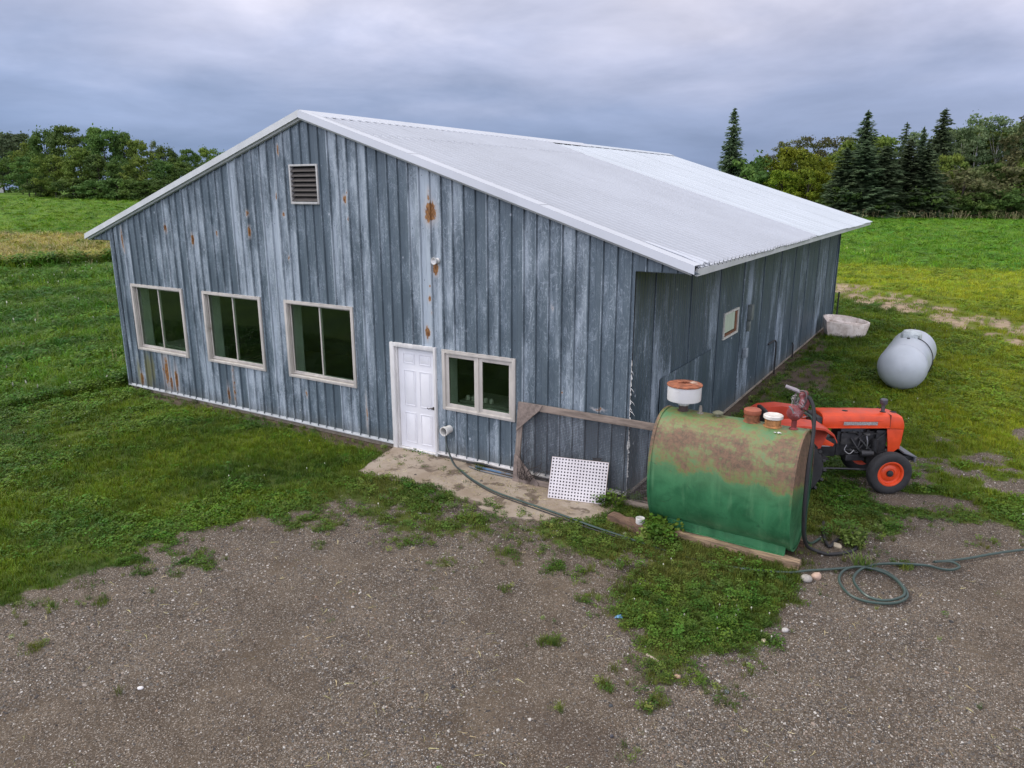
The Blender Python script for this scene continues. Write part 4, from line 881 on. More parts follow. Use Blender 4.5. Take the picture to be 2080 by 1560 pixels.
mesh_ = m_.build('wire_mesh', simple('dull_wire', (.085, .080, .085), .6, .4), screen); mesh_['kind'] = 'stuff'
m_ = MB(); m_.add([(1.42, .015, .65), (1.50, .01, .66), (1.60, -.02, .675), (1.56, -.01, .60), (1.52, .01, .56), (1.45, .015, .57)], [(0, 1, 2, 3, 4, 5)]); m_.build('torn_patch', M_BLACK, screen)
# dead creeper on the mesh
m_ = MB(); rr = random.Random(12)
for q in range(16):
    p = [.15+.25*rr.random(), -.03, .06]; path = [tuple(p)]; a_ = rr.uniform(.6, 2.2)
    for t in range(rr.randint(5, 9)):
        a_ += rr.uniform(-.7, .7); p = [min(.9, max(.1, p[0]+.09*math.cos(a_))), -.03+rr.uniform(-.015, .01), max(.03, p[2]+.09*math.sin(a_))]; path.append(tuple(p))
    m_.tube(smoothpath(path, 3), [.0045*(1-i/(3*len(path)))+.001 for i in range((len(path)-1)*3+1)], 4)
cr_ = m_.build('dead_creeper', simple('dead_twig', (.035, .026, .022), .9)); cr_.location = (FX0, -.33, .03); cr_.rotation_euler = (TILT, 0, 0); tag(cr_, 'leafless dead creeper tangled in the wire screen frame', 'creeper')
# white perforated board
bd = thing('perforated_board', 'white board full of round holes leaning on the wire screen frame', 'board', (12.47, -.66, .03), rot=(R(-24), 0, R(13.5)))
def board():
    k = NT('white_board'); v = k.obj(); X, Y, Z = k.sep(v); a = k.noise(v, 3, 5, .6); b = k.noise(v, 14, 5, .7)
    base = k.mix(k.step(a, .3, .7), (.52, .49, .50), (.62, .59, .60)); base = k.mix(k.step(b, .60, .7, 0, .5), base, (.30, .27, .25)); k.col(base); k.rough(.7); return k.mat
MBD = board(); NXH, NZH = 18, 13; BW, BH = .93, .665; m_ = MB(); cx_, cz_ = BW/NXH, BH/NZH; hr = .014
for i in range(NXH):
    for j in range(NZH):
        x_, z_ = (i+.5)*cx_, (j+.5)*cz_; sq = []; ci = []
        for q in range(8):
            a_ = math.pi/4*q+math.pi/8; c_, s_ = math.cos(a_), math.sin(a_); f_ = 1/max(abs(c_), abs(s_)); ci.append((x_+hr*c_, 0, z_+hr*s_)); sq.append((x_+cx_/2*max(-1, min(1, c_*f_)), 0, z_+cz_/2*max(-1, min(1, s_*f_))))
        cor = [(x_+cx_/2*a_, 0, z_+cz_/2*b_) for a_, b_ in ((1, 1), (-1, 1), (-1, -1), (1, -1))]
        V = sq+ci; F = [(q, (q+1) % 8, 8+(q+1) % 8, 8+q) for q in range(8)]; o_ = len(V); V += cor
        F += [(0, o_, 1), (2, o_+1, 3), (4, o_+2, 5), (6, o_+3, 7)]; V += [(p[0], .028, p[2]) for p in ci]; F += [(8+q, 8+(q+1) % 8, o_+4+(q+1) % 8, o_+4+q) for q in range(8)]
        m_.add(V, F)
m_.build('face', MBD, bd)
m_ = MB(); m_.bb((0, .030, 0), (BW, .031, BH)); m_.build('backing', M_DARK, bd)
m_ = MB(); t = .03
for p_, q_ in (((-.004, 0, -.004), (0, t+.002, BH+.004)), ((BW, 0, -.004), (BW+.004, t+.002, BH+.004)), ((0, 0, -.004), (BW, t+.002, 0)), ((0, 0, BH), (BW, t+.002, BH+.004))): m_.bb(p_, q_)
m_.build('edge', simple('brown_board_edge', (.33, .25, .20), .8), bd)

# ------------------------------------------------------------------ hoses and pipes
z_ = .035
hose('garden_hose', [(10.045, .0, .55), (10.05, -.10, .55), (10.10, -.20, .47), (10.20, -.27, .28), (10.38, -.36, .10), (10.62, -.46, .045), (11.05, -.70, .04), (11.60, -.92, .04), (12.2, -1.03, .04), (12.60, -1.09, .04), (13.1, -1.19, .05), (13.55, -1.30, .06), (14.1, -1.36, .05), (14.64, -1.38, .015), (15.1, -1.40, .0), (15.55, -1.40, .02), (15.93, -1.35, .04), (16.33, -1.20, .05), (16.53, -1.0, .04), (16.78, -.80, .04), (17.0, -.62, .04), (17.20, -.47, .04), (17.42, -.50, .04), (17.60, -.72, .04), (17.70, -1.02, .04), (17.58, -1.28, .04), (17.32, -1.41, .04), (17.10, -1.36, .04), (16.94, -1.10, .04), (16.92, -.82, .04), (17.02, -.62, .055), (17.22, -.53, .055), (17.46, -.60, .055), (17.62, -.82, .055), (17.66, -1.05, .055), (17.52, -1.27, .055), (17.34, -1.33, .055), (17.18, -1.20, .06), (17.08, -.95, .06), (17.12, -.65, .06), (17.25, -.42, .06), (17.42, -.27, .06), (17.62, -.14, .05), (17.86, -.02, .04), (18.02, -.03, .04), (18.14, .02, .04), (18.22, .14, .05), (18.14, .22, .06), (18.00, .16, .06), (17.93, .10, .06), (18.05, .22, .05), (18.3, .48, .04), (18.6, .82, .04), (18.98, 1.2, .04), (19.6, 1.7, .04), (20.6, 2.2, .04), (22, 2.4, .04)], .0165, M_HOSEG, 'dark green garden hose from the white wall pipe, coiled on the gravel', k_=6)
hose('cable', [(10.04, -.0, .57), (10.06, -.12, .57), (10.12, -.23, .50), (10.24, -.31, .30), (10.42, -.39, .12), (10.68, -.52, .04), (11.1, -.76, .035), (11.62, -.98, .035), (12.2, -1.10, .035), (12.9, -1.22, .04), (13.5, -1.36, .05), (14.2, -1.43, .05)], .009, M_BLACK, 'thin black cable beside the green hose on the concrete pad', 'cable')
hose('pipe', [(10.72, -.16, .05), (11.1, -.17, .05), (11.6, -.19, .05), (11.75, -.20, .05)], .022, simple('blue_pipe', (.06, .13, .22), .6, dirt=((.10, .085, .07), .48)), 'faded blue pipe lying along the foot of the gable wall', 'pipe')
hose('pipe', [(10.5, -.12, .07), (10.8, -.10, .10), (11.2, -.12, .08), (11.9, -.13, .05), (12.6, -.16, .05)], .018, M_BLACK, 'thin black pipe lying behind the faded blue pipe', 'pipe')
hose('pipe', [(10.62, -.22, .045), (11.0, -.27, .04), (11.4, -.26, .04), (11.8, -.24, .04)], .012, simple('grey_pipe2', (.12, .13, .14), .5), 'thin grey pipe lying in front of the faded blue pipe', 'pipe')

# stones
def stone(x, y, r_, c, label, sz=(1, .8, .6), seed=1):
    bm = bmesh.new(); bmesh.ops.create_icosphere(bm, subdivisions=2, radius=r_); rr = random.Random(seed); o_ = Vector((rr.random()*9, rr.random()*9, 0))
    from mathutils import noise as mn
    for v in bm.verts: v.co *= 1+.35*mn.noise(v.co/r_*.9+o_); v.co.x *= sz[0]; v.co.y *= sz[1]; v.co.z *= sz[2]
    me = bpy.data.meshes.new('stone'); bm.to_mesh(me); bm.free(); me.materials.append(simple('stone_%.2f_%.2f' % (x, y), c, .9, nscale=30, var=.2, bump=.3))
    me.polygons.foreach_set('use_smooth', [True]*len(me.polygons))
    return tag(link('stone', me, None, (x, y, t1(x, y)+r_*sz[2]*.45), (0, 0, seed)), label, 'stone')
stone(16.56, -1.20, .075, (.30, .28, .25), 'grey flat stone beside the garden hose, nearer of the pair', (1, .9, .7), 2); stone(16.66, -1.07, .065, (.42, .30, .23), 'pinkish round stone beside the garden hose, behind the grey one', (1, .8, .9), 3)
stone(16.58, -2.52, .045, (.38, .36, .34), 'pale grey stone at the right edge of the near grass patch', seed=4); stone(16.42, -2.84, .035, (.50, .42, .30), 'cream stone at the lower right edge of the near grass patch', seed=5)
stone(15.82, -3.95, .038, (.42, .28, .20), 'tan stone on the gravel just below the near grass patch', seed=6); stone(11.29, -6.96, .030, (.62, .60, .58), 'white pebble alone on the gravel at lower left', seed=7)
stone(16.32, -3.92, .030, (.20, .22, .24), 'dark grey stone on the gravel right of the small weeds', seed=8); stone(16.74, .0, .07, (.42, .36, .26), 'cream stone inside the bend of the black fuel hose', seed=9)
stone(15.42, -4.72, .022, (.05, .055, .06), 'small black stone on the gravel below the grass patch', seed=10); stone(15.60, -5.1, .022, (.06, .06, .07), 'tiny black stone on the gravel in the lower middle', seed=11)
stone(10.0, -.98, .035, (.06, .05, .045), 'dark clod of soil at the left front of the concrete pad', seed=12); stone(11.15, -.62, .035, (.05, .045, .04), 'dark clod lying on the concrete pad below the hose', seed=13)
m_ = MB(); m_.add([(0, 0, .02), (.06, .01, .035), (.09, .05, .02), (.05, .08, .045), (0, .06, .02), (.03, .04, .05)], [(0, 1, 5), (1, 2, 5), (2, 3, 5), (3, 4, 5), (4, 0, 5)]); o = m_.build('scrap', simple('blue_scrap', (.08, .22, .38), .6)); o.location = (14.82, -3.30, t1(14.82, -3.3)-.01); tag(o, 'crumpled blue scrap at the left tip of the grass patch', 'scrap')
m_ = MB(); m_.box((0, 0, .01), (.16, .028, .012), (0, 0, -.35)); o = m_.build('wood_chip', simple('pale_splinter', (.42, .34, .27), .8)); o.location = (15.48, -3.79, t1(15.48, -3.79)); tag(o, 'pale splinter of wood at the lower left of the near grass patch', 'wood chip')
m_ = MB(); m_.add([(0, 0, .03), (.12, .02, .05), (.26, .10, .04), (.30, .16, .06), (.24, .14, .03), (.10, .06, .03)], [(0, 1, 5), (1, 2, 4, 5), (2, 3, 4)]); o = m_.build('paper_scrap', simple('dirty_paper', (.50, .44, .38), .8)); o.location = (16.35, 1.75, t1(16.4, 1.7)+.02); tag(o, 'strip of dirty pale paper on the grass beside the orange tractor', 'scrap')

# ------------------------------------------------------------------ propane tank
M_PROP = simple('pale_grey_tank_paint', (.42, .455, .49), .35, var=.05, nscale=3, bump=.03, dirt=((.28, .29, .30), .66))
PA = np.array([16.68, 9.93]); PB = np.array([16.74, 12.35]); PR = .565; pz = PR+.03; pl_ = float(np.linalg.norm(PB-PA)); pang = math.atan2(*(PB-PA)[::-1])
prop = thing('propane_tank', 'pale grey propane tank with rounded ends lying on the grass', 'gas tank', (*((PA+PB)/2), 0), pang)
m_ = MB(); pr = []
for q in range(9): a_ = math.pi/2*q/8; pr.append((PR*math.sin(a_), -pl_/2-PR*.86*math.cos(a_)))
for q in range(1, 6): pr.append((PR, -pl_/2+pl_*q/6))
for q in range(9): a_ = math.pi/2*(1-q/8); pr.append((PR*math.sin(a_) if q < 8 else 0, pl_/2+PR*.86*math.cos(a_)))
pr[0] = (0, pr[0][1]); m_.lathe(pr, (0, 0, pz), 'X', 40); m_.build('vessel', M_PROP, prop, smooth=True, angle=60)
for s_ in (-1, 1):
    m_ = MB(); 
    for yy in (-.30, .30): m_.box((s_*pl_*.36, yy, .06), (.10, .09, .14))
    m_.build('foot', M_PROP, prop)
m_ = MB()
for s_ in (-1, 1):
    m_ = MB(); m_.lathe([(PR+.001, -.006), (PR+.006, -.004), (PR+.006, .004), (PR+.001, .006)], (s_*pl_/2, 0, pz), 'X', 40, cap0=False, cap1=False); m_.build('weld_seam', M_PROP, prop, smooth=True)
m_ = MB(); m_.lathe([(.24, 0), (.25, .02), (.24, .12), (.19, .19), (.09, .215), (0, .22)], (.15, 0, pz+PR-.05), n=26); m_.box((.15-.20, 0, pz+PR+.02), (.06, .34, .13)); m_.build('valve_dome', simple('dome_paint', (.42, .46, .46), .4), prop, smooth=True, bevel=.008)
m_ = MB(); m_.lathe([(.035, 0), (.035, .03), (0, .035)], (-.30, .02, pz+PR-.008), n=12); m_.build('gauge', M_BLACK, prop, smooth=True)
m_ = MB(); m_.lathe([(.012, 0), (.012, .12), (0, .12)], (.75, -.02, pz+PR-.01), n=8); m_.build('relief_valve', M_STEEL, prop)
pc = [((.0), -.20, pz+PR+.02)]
for q in range(0, 9): a_ = R(78-q*17); pc.append((-.05-.02*q, -(PR+.02)*math.cos(a_) if True else 0, pz+(PR+.02)*math.sin(a_)))
m_ = MB(); m_.tube(smoothpath([p for p in pc[:9]], 3), .012, 6); m_.build('feed_line', M_BLACK, prop, smooth=True)

# ------------------------------------------------------------------ cracked plastic trough by the far end of the wall
def trough():
    t = thing('plastic_trough', 'dirty white cracked plastic trough lying against the far end of the side wall', 'trough', (14.42, 16.8, 0), R(20)); t.scale = (.78, .85, .84)
    k = NT('dirty_white_plastic'); v = k.obj(); a = k.noise(v, 3, 5, .6, .5); b = k.noise(v, 9, 5, .7); X, Y, Z = k.sep(v)
    base = k.mix(k.step(a, .35, .65), (.52, .44, .38), (.76, .69, .63)); base = k.mix(k.step(Z, .16, .02), base, (.20, .20, .19)); base = k.mix(k.step(b, .6, .68, 0, .7), base, (.16, .09, .05)); k.col(base); k.rough(.7); k.bump(a, .4, .05); M = k.mat
    out = [(-.85, -.32), (-.88, .30), (-.2, .46), (.45, .36), (.95, .0), (.42, -.40), (-.2, -.42)]
    def ring(s, z, dz=0): return [(p[0]*s+(.02 if s < .9 else 0), p[1]*s, z*(1+.45*p[1])+dz*(.5-p[0]*.30)) for p in np.array(smoothpath(out+[out[0]], 4))[:-1]]
    rings = [ring(.80, .0), ring(.90, .12), ring(.98, .34, .10), ring(1.03, .50, .22), ring(1.02, .56, .24), ring(.93, .57, .24), ring(.84, .50, .22), ring(.78, .25, .1), ring(.74, .08)]
    m_ = MB(); n_ = len(rings[0]); m_.add(sum(rings, []), [(i*n_+q, i*n_+(q+1) % n_, (i+1)*n_+(q+1) % n_, (i+1)*n_+q) for i in range(len(rings)-1) for q in range(n_)]+[tuple(range(n_))[::-1], tuple((len(rings)-1)*n_+q for q in range(n_))]); m_.build('shell', M, t, smooth=True, angle=60)
    m_ = MB(); m_.tube(smoothpath([(-.78, .28, .66), (-.4, .12, .60), (.0, .05, .54), (.45, .02, .50), (.62, 0, .47)], 4), [.05]*3+[.075]*14, 10); m_.build('rolled_liner', M, t, smooth=True)
trough()

# ------------------------------------------------------------------ small orange tractor
M_OR = simple('orange_tractor_paint', (.62, .060, .012), .42, var=.14, nscale=5, bump=.05, dirt=((.30, .07, .03), .60)); M_ORF = simple('faded_red_orange', (.50, .055, .025), .5, var=.15, nscale=5, dirt=((.25, .05, .03), .6))
M_TYRE = simple('worn_tyre_rubber', (.022, .022, .023), .8, var=.3, nscale=12, bump=.2, dirt=((.07, .06, .05), .62))
TO = Vector((16.858, 2.935, 0)); trac = thing('tractor', 'small old orange tractor parked behind the green fuel tank', 'tractor', TO, -YAW)
def wheel(x, y, r_, w, rr_, lugs, dish, s_):
    M0 = Matrix.Translation((x, y, r_))
    m_ = MB(); ri = rr_; h = w/2
    m_.lathe([(ri, -h*.75), (ri+.03, -h*.95), (r_*.82, -h), (r_*.95, -h*.9), (r_, -h*.55), (r_, h*.55), (r_*.95, h*.9), (r_*.82, h), (ri+.03, h*.95), (ri, h*.75)], (x, y, r_), 'Y', 40, close=True)
    W_ = m_.build('wheel', M_TYRE, trac, smooth=True, angle=50)
    if lugs:
        m_ = MB()
        for q in range(lugs):
            for sd in (-1, 1):
                a_ = 2*math.pi*(q+.25*sd)/lugs; m_.box((0, sd*h*.5, 0), (.045, h*.95, .05), (0, 0, sd*.55), M=M0 @ Matrix.Rotation(a_, 4, 'Y') @ Matrix.Translation((0, 0, r_+.01)))
        m_.build('tread', M_TYRE, W_)['kind'] = 'stuff'
    else:
        for g_ in (-.35, 0, .35):
            m_ = MB(); m_.lathe([(r_+.001, h*g_-.012), (r_+.007, h*g_-.008), (r_+.007, h*g_+.008), (r_+.001, h*g_+.012)], (x, y, r_), 'Y', 40, cap0=False, cap1=False); m_.build('tread', M_TYRE, W_, smooth=True)
    m_ = MB(); f_ = 1 if s_ < 0 else -1   # outer side (the lathe's Y runs towards -y)
    e = f_*h*.72
    pr = [(ri, e*1.02), (ri-.012, e*1.08), (ri-.03, e*.98), (ri-.045, e*.35), (ri*.66, e*.25), (ri*.60, e*.45), (ri*.38, e*.55), (ri*.36, e*.35), (.0, e*.45)]
    m_.lathe(pr, (x, y, r_), 'Y', 36, cap0=False); m_.lathe([(ri, -e), (ri-.03, -e*.9), (ri-.05, -e*.3), (.05, -e*.2)], (x, y, r_), 'Y', 30, cap0=False); m_.build('rim', M_OR if r_ < .45 else M_ORF, W_, smooth=True, angle=40)
    m_ = MB(); m_.lathe([(ri*.26, e*.46), (ri*.24, e*.85), (ri*.12, e*.95), (0, e)], (x, y, r_), 'Y', 14)
    for q in range(5): a_ = 2*math.pi*q/5; m_.lathe([(.014, 0), (.014, f_*.03), (0, f_*.03)], (x+ri*.40*math.cos(a_), y+e*.6, r_+ri*.40*math.sin(a_)), 'Y', 6)
    m_.build('hub', M_DKMETAL, W_, smooth=True)
wheel(0, -.50, .352, .17, .215, 0, 1, -1); wheel(0, .50, .352, .17, .215, 0, 1, 1)
wheel(-1.60, -.52, .47, .26, .27, 18, 1, -1); wheel(-1.60, .52, .47, .26, .27, 18, 1, 1)
# bonnet
def bonnet():
    m_ = MB(); secs = []
    for (x, w, zt, zb) in [(-1.06, .225, 1.255, 1.055), (-1.03, .24, 1.27, 1.045), (-.3, .245, 1.265, 1.04), (.05, .245, 1.255, 1.035), (.18, .243, 1.245, 1.03), (.265, .232, 1.215, 1.02), (.30, .215, 1.16, 1.015), (.305, .212, 1.02, 1.01)]:
        c = .055; P = []
        for (yy, zz) in [(-w, zb), (-w-.004, zb+.05), (-w, zt-c*1.3), (-w+c*.35, zt-c*.4), (-w+c, zt), (-w*.4, zt+.008), (w*.4, zt+.008), (w-c, zt), (w-c*.35, zt-c*.4), (w, zt-c*1.3), (w+.004, zb+.05), (w, zb)]: P.append((x, yy, zz))
        secs.append(P)
    n_ = 12; m_.add(sum(secs, []), [(i*n_+q, i*n_+q+1, (i+1)*n_+q+1, (i+1)*n_+q) for i in range(len(secs)-1) for q in range(n_-1)]+[tuple(range(n_))[::-1], tuple((len(secs)-1)*n_+q for q in range(n_))])
    return m_
B = bonnet().build('bonnet', M_OR, trac, smooth=True, angle=32)
for s_ in (-1, 1):
    m_ = MB(); m_.bb((-.72, s_*.252-.004, 1.095), (-.16, s_*.252+.004, 1.15)); m_.build('side_badge', simple('silver_badge', (.42, .42, .42), .35, .5, nscale=60, var=.35), B)
    m_ = MB(); m_.bb((-.80, s_*.249-.005, 1.158), (-.08, s_*.249+.005, 1.166)); m_.bb((-1.02, s_*.25-.006, 1.040), (.05, s_*.25+.006, 1.056)); m_.build('crease', M_OR, B, bevel=.002)
m_ = MB(); m_.bb((.048, -.252, 1.03), (.053, .252, 1.262)); m_.build('joint', M_DKMETAL, B)
m_ = MB(); m_.lathe([(.045, 0), (.05, .004), (.0, .005)], (-.62, -.02, 1.272), n=16); m_.lathe([(.055, 0), (.0, .003)], (.19, -.02, 1.256), n=18); m_.lathe([(.05, 0), (.0, .003)], (.0, -.05, 1.268), n=14); m_.build('cap_hole', M_DARK, B)
# nose panel / grille shell
for s_ in (-1, 1):
    m_ = MB(); P = [(.02, 1.03), (.298, 1.01), (.285, .78), (.25, .68), (.16, .60), (.08, .62), (.055, .80)]; m_.prism(P, 1, s_*.205, s_*.225); m_.build('nose_side', M_OR, trac, bevel=.006)
m_ = MB(); m_.bb((.262, -.204, .66), (.285, .204, 1.0)); G_ = m_.build('grille', M_OR, trac, bevel=.004)
for q in range(9): m_ = MB(); m_.bb((.2855, -.16, .70+q*.032), (.295, .16, .715+q*.032)); m_.build('slat', M_DKMETAL, G_)
# engine and frame
m_ = MB(); m_.bb((-.75, -.13, .52), (-.12, .13, .95)); m_.bb((-.70, -.17, .72), (-.20, -.13, .93)); m_.bb((-.12, -.18, .60), (.06, .18, .98)); m_.lathe([(.10, -.30), (.12, -.28), (.12, 0)], (-.45, .0, .60), 'Y', 14)
m_.bb((-.60, -.20, .45), (-.28, .12, .56)); E_ = m_.build('engine', M_DKMETAL, trac, bevel=.012)
m_ = MB()
for q in range(4): m_.lathe([(.028, 0), (.028, .06), (.016, .07), (.016, .1), (0, .1)], (-.66+q*.13, -.165, .93), n=8)
m_.lathe([(.0, -.01), (.06, 0), (.06, .20), (.04, .21)], (-.38, -.24, .60), 'X', 14); m_.lathe([(.05, 0), (.05, .18), (0, .18)], (-.16, -.24, .66), 'Z', 12); m_.build('injector', M_STEEL if False else M_DKMETAL, E_, smooth=True)
m_ = MB(); m_.bb((-.72, -.19, .96), (-.35, -.02, 1.035)); m_.build('fuel_filter', simple('grey_blue_box', (.05, .055, .065), .5), E_, bevel=.01)
m_ = MB(); rr = random.Random(5)
for q in range(9):
    x0 = rr.uniform(-.7, -.2); x1 = x0+rr.uniform(.1, .4); z0 = rr.uniform(.6, .95); z1 = rr.uniform(.6, .95); m_.tube(smoothpath([(x0, -.19, z0), ((x0+x1)/2, -.24-rr.random()*.03, (z0+z1)/2+rr.uniform(-.08, .05)), (min(x1, .03), -.19, z1)], 4), rr.choice((.007, .010, .016)), 6)
m_.build('engine_hose', M_BLACK, E_, smooth=True)['kind'] = 'stuff'
m_ = MB(); m_.tube(smoothpath([(-.62, -.22, .74), (-.66, -.25, .66), (-.58, -.27, .60), (-.5, -.25, .66)], 5), .009, 6); m_.tube(smoothpath([(-.30, -.22, .90), (-.29, -.25, .80), (-.29, -.25, .68)], 4), .012, 6); m_.lathe([(.0, 0), (.055, .005), (.055, .02), (.0, .02)], (-.3, -.22, .92), n=14); m_.build('chrome_pipe', simple('bright_pipe', (.22, .22, .22), .35, .7), E_, smooth=True)
m_ = MB(); m_.bb((-1.25, -.12, .50), (-.75, .12, .82)); m_.bb((-1.75, -.22, .40), (-1.25, .22, .80)); m_.lathe([(.09, -.50), (.09, .50)], (-1.60, 0, .47), 'Y', 14); m_.build('transmission', M_DKMETAL, trac, bevel=.015)
m_ = MB(); m_.bb((-1.0, -.128, .68), (-.84, -.121, .76)); m_.build('maker_plate', simple('pale_plate', (.40, .40, .40), .5), trac)
m_ = MB(); m_.bb((-.2, -.10, .36), (.30, .10, .56)); m_.lathe([(.035, -.46), (.045, 0), (.035, .46)], (0, 0, .36), 'Y', 12); m_.bb((.28, -.26, .48), (.50, .26, .56)); m_.build('front_axle', M_DKMETAL, trac, bevel=.008)
m_ = MB(); m_.box((.42, 0, .59), (.24, .62, .025), (0, .35, 0)); m_.bb((.50, -.31, .46), (.525, .31, .56)); m_.build('front_weight_bracket', simple('grey_bumper', (.14, .145, .16), .5, .3), trac, bevel=.006)
m_ = MB(); m_.tube(smoothpath([(-1.15, -.40, .40), (-.6, -.40, .385), (-.25, -.38, .36), (-.1, -.36, .40), (-.02, -.30, .44)], 5), .018, 8); m_.build('drag_link', M_DKMETAL, trac, smooth=True)
# exhaust
m_ = MB(); m_.lathe([(.030, 0), (.030, .15), (.055, .16), (.060, .175), (.060, .235), (.045, .25), (0, .252)], (-.0, -.05, 1.24), n=18); m_.build('exhaust_stack', simple('grey_exhaust', (.085, .085, .10), .5, .4), trac, smooth=True)
# dash, steering, seat, fenders
m_ = MB(); m_.prism([(-1.30, 1.14), (-1.20, 1.16), (-1.0, .86), (-.86, .78), (-.88, .74), (-1.06, .76), (-1.24, .90)], 1, -.30, -.27); m_.build('cowl_side', M_OR, trac, bevel=.004)
m_ = MB(); m_.prism([(-1.30, 1.14), (-1.20, 1.16), (-1.0, .86), (-.86, .78), (-.88, .74), (-1.06, .76), (-1.24, .90)], 1, .27, .30); m_.build('cowl_side', M_OR, trac, bevel=.004)
m_ = MB(); m_.bb((-1.16, -.22, .84), (-1.07, .22, 1.22)); m_.build('dashboard', M_DKMETAL, trac, bevel=.01)
m_ = MB(); m_.tube([(-1.12, 0, 1.15), (-1.34, 0, 1.36)], .018, 8)
sw = [(math.cos(a_)*.19, math.sin(a_)*.19, 0) for a_ in np.linspace(0, 2*math.pi, 25)[:-1]]; Ms = Matrix.Translation((-1.35, 0, 1.37)) @ Matrix.Rotation(R(-42), 4, 'Y')
ring_ = [Ms @ Vector(p) for p in sw]; m_.tube([tuple(p) for p in ring_]+[tuple(ring_[0])], .014, 8, caps=False)
for a_ in (0, 2.1, 4.2): m_.tube([tuple(Ms @ Vector((0, 0, 0))), tuple(Ms @ Vector((math.cos(a_)*.19, math.sin(a_)*.19, 0)))], .009, 6)
m_.build('steering_wheel', M_BLACK, trac, smooth=True)
m_ = MB(); m_.bb((-1.98, -.22, .98), (-1.56, .22, 1.06)); m_.box((-1.98, 0, 1.20), (.07, .40, .26), (0, -.15, 0)); m_.bb((-1.80, -.08, .80), (-1.72, .08, .98)); m_.build('seat', M_BLACK, trac, bevel=.03)
for s_ in (-1, 1):
    m_ = MB(); yi, yo = s_*.34, s_*.70; P = [(-2.08, .98), (-2.02, 1.13), (-1.86, 1.22), (-1.55, 1.245), (-1.22, 1.20), (-1.06, 1.10), (-1.00, .98)]; I = [(p[0]*1.0, p[1]-.015) for p in P]
    V = [(p[0], yi, p[1]) for p in P]+[(p[0], yo, p[1]-.02) for p in P]+[(p[0], yo, p[1]-.055) for p in P]; n_ = len(P)
    m_.add(V, [(q, q+1, n_+q+1, n_+q) for q in range(n_-1)]+[(n_+q, n_+q+1, 2*n_+q+1, 2*n_+q) for q in range(n_-1)])
    m_.add([(p[0], yi, p[1]) for p in P]+[(-1.10, yi, .72), (-1.95, yi, .72)], [tuple(range(n_+2))]); m_.build('fender', M_ORF, trac, smooth=True, angle=40)
m_ = MB(); m_.bb((-1.40, -.46, .56), (-1.0, -.20, .585)); m_.bb((-1.40, .20, .56), (-1.0, .46, .585)); m_.build('footplate', M_DKMETAL, trac, bevel=.004)

# ------------------------------------------------------------------ foliage
def quads_mesh(name, V, mat, nv=4):
    """V: (n, nv, 3) loose faces"""
    V = np.asarray(V, np.float32); n = len(V); me = bpy.data.meshes.new(name); me.vertices.add(n*nv); me.vertices.foreach_set('co', V.reshape(-1)); me.loops.add(n*nv)
    me.loops.foreach_set('vertex_index', np.arange(n*nv)); me.polygons.add(n); me.polygons.foreach_set('loop_start', np.arange(0, n*nv, nv)); me.update(); me.materials.append(mat); return me
def leaf_mat(name, c0, c1, c2=None, trans=.25):
    k = NT(name); P = k.pos(); oi = k.n('ShaderNodeObjectInfo'); a = k.noise(k.map(P, (.35, .35, .35)), 1, 3, .5); b = k.noise(k.map(P, (2.1, 2.1, 2.1)), 1, 2, .5)
    c = k.mix(k.step(b, .3, .7), c0, c1); c = k.mix(k.step(a, .42, .68, 0, .7), c, c2 or c1)
    hs = k.n('ShaderNodeHueSaturation'); k.L.new(c, hs.inputs['Color']); k.L.new(k.m('ADD', .80, k.m('MULTIPLY', oi.outputs['Random'], .45)), hs.inputs['Value']); k.L.new(k.m('ADD', .485, k.m('MULTIPLY', oi.outputs['Random'], .03)), hs.inputs['Hue'])
    k.L.new(hs.outputs[0], k.b.inputs['Base Color']); k.rough(.75); k.b.inputs['Specular IOR Level'].default_value = .2
    t = k.n('ShaderNodeBsdfTranslucent'); k.L.new(hs.outputs[0], t.inputs[0]); mx = k.n('ShaderNodeMixShader'); mx.inputs[0].default_value = trans; k.L.new(k.b.outputs[0], mx.inputs[1]); k.L.new(t.outputs[0], mx.inputs[2]); k.L.new(mx.outputs[0], k.out.inputs[0]); return k.mat
M_BARK = simple('dark_bark', (.055, .045, .035), .9, nscale=5, var=.3); M_BIRCH = simple('pale_bark', (.40, .39, .35), .8, nscale=4, var=.2, dirt=((.07, .06, .05), .6))
L_DEC = leaf_mat('dark_deciduous_leaves', (.036, .075, .018), (.080, .140, .030), (.125, .190, .036)); L_YEL = leaf_mat('yellow_green_leaves', (.070, .115, .008), (.155, .205, .012), (.20, .23, .014))
L_SPR = leaf_mat('spruce_needles', (.052, .086, .042), (.105, .150, .072), (.13, .175, .085), .35); L_ASP = leaf_mat('aspen_leaves', (.070, .125, .050), (.150, .210, .090), (.20, .25, .12))
L_BRN = leaf_mat('reddish_brown_leaves', (.060, .066, .028), (.120, .112, .048), (.105, .135, .042)); L_OLI = leaf_mat('olive_leaves', (.060, .110, .018), (.130, .185, .030), (.19, .235, .040))
def leafquads(P, Nn, size, rng, asp=.6):
    n = len(P); Nn = Nn/np.linalg.norm(Nn, axis=1, keepdims=True); rv = rng.normal(size=(n, 3)); a = np.cross(Nn, rv); a /= np.linalg.norm(a, axis=1, keepdims=True); b = np.cross(Nn, a)
    s = size*rng.uniform(.6, 1.3, n)[:, None]; a = a*s; b = b*s*asp
    return np.stack([P-a, P-b*.9+a*.1, P+a, P+b*.9-a*.1], 1)
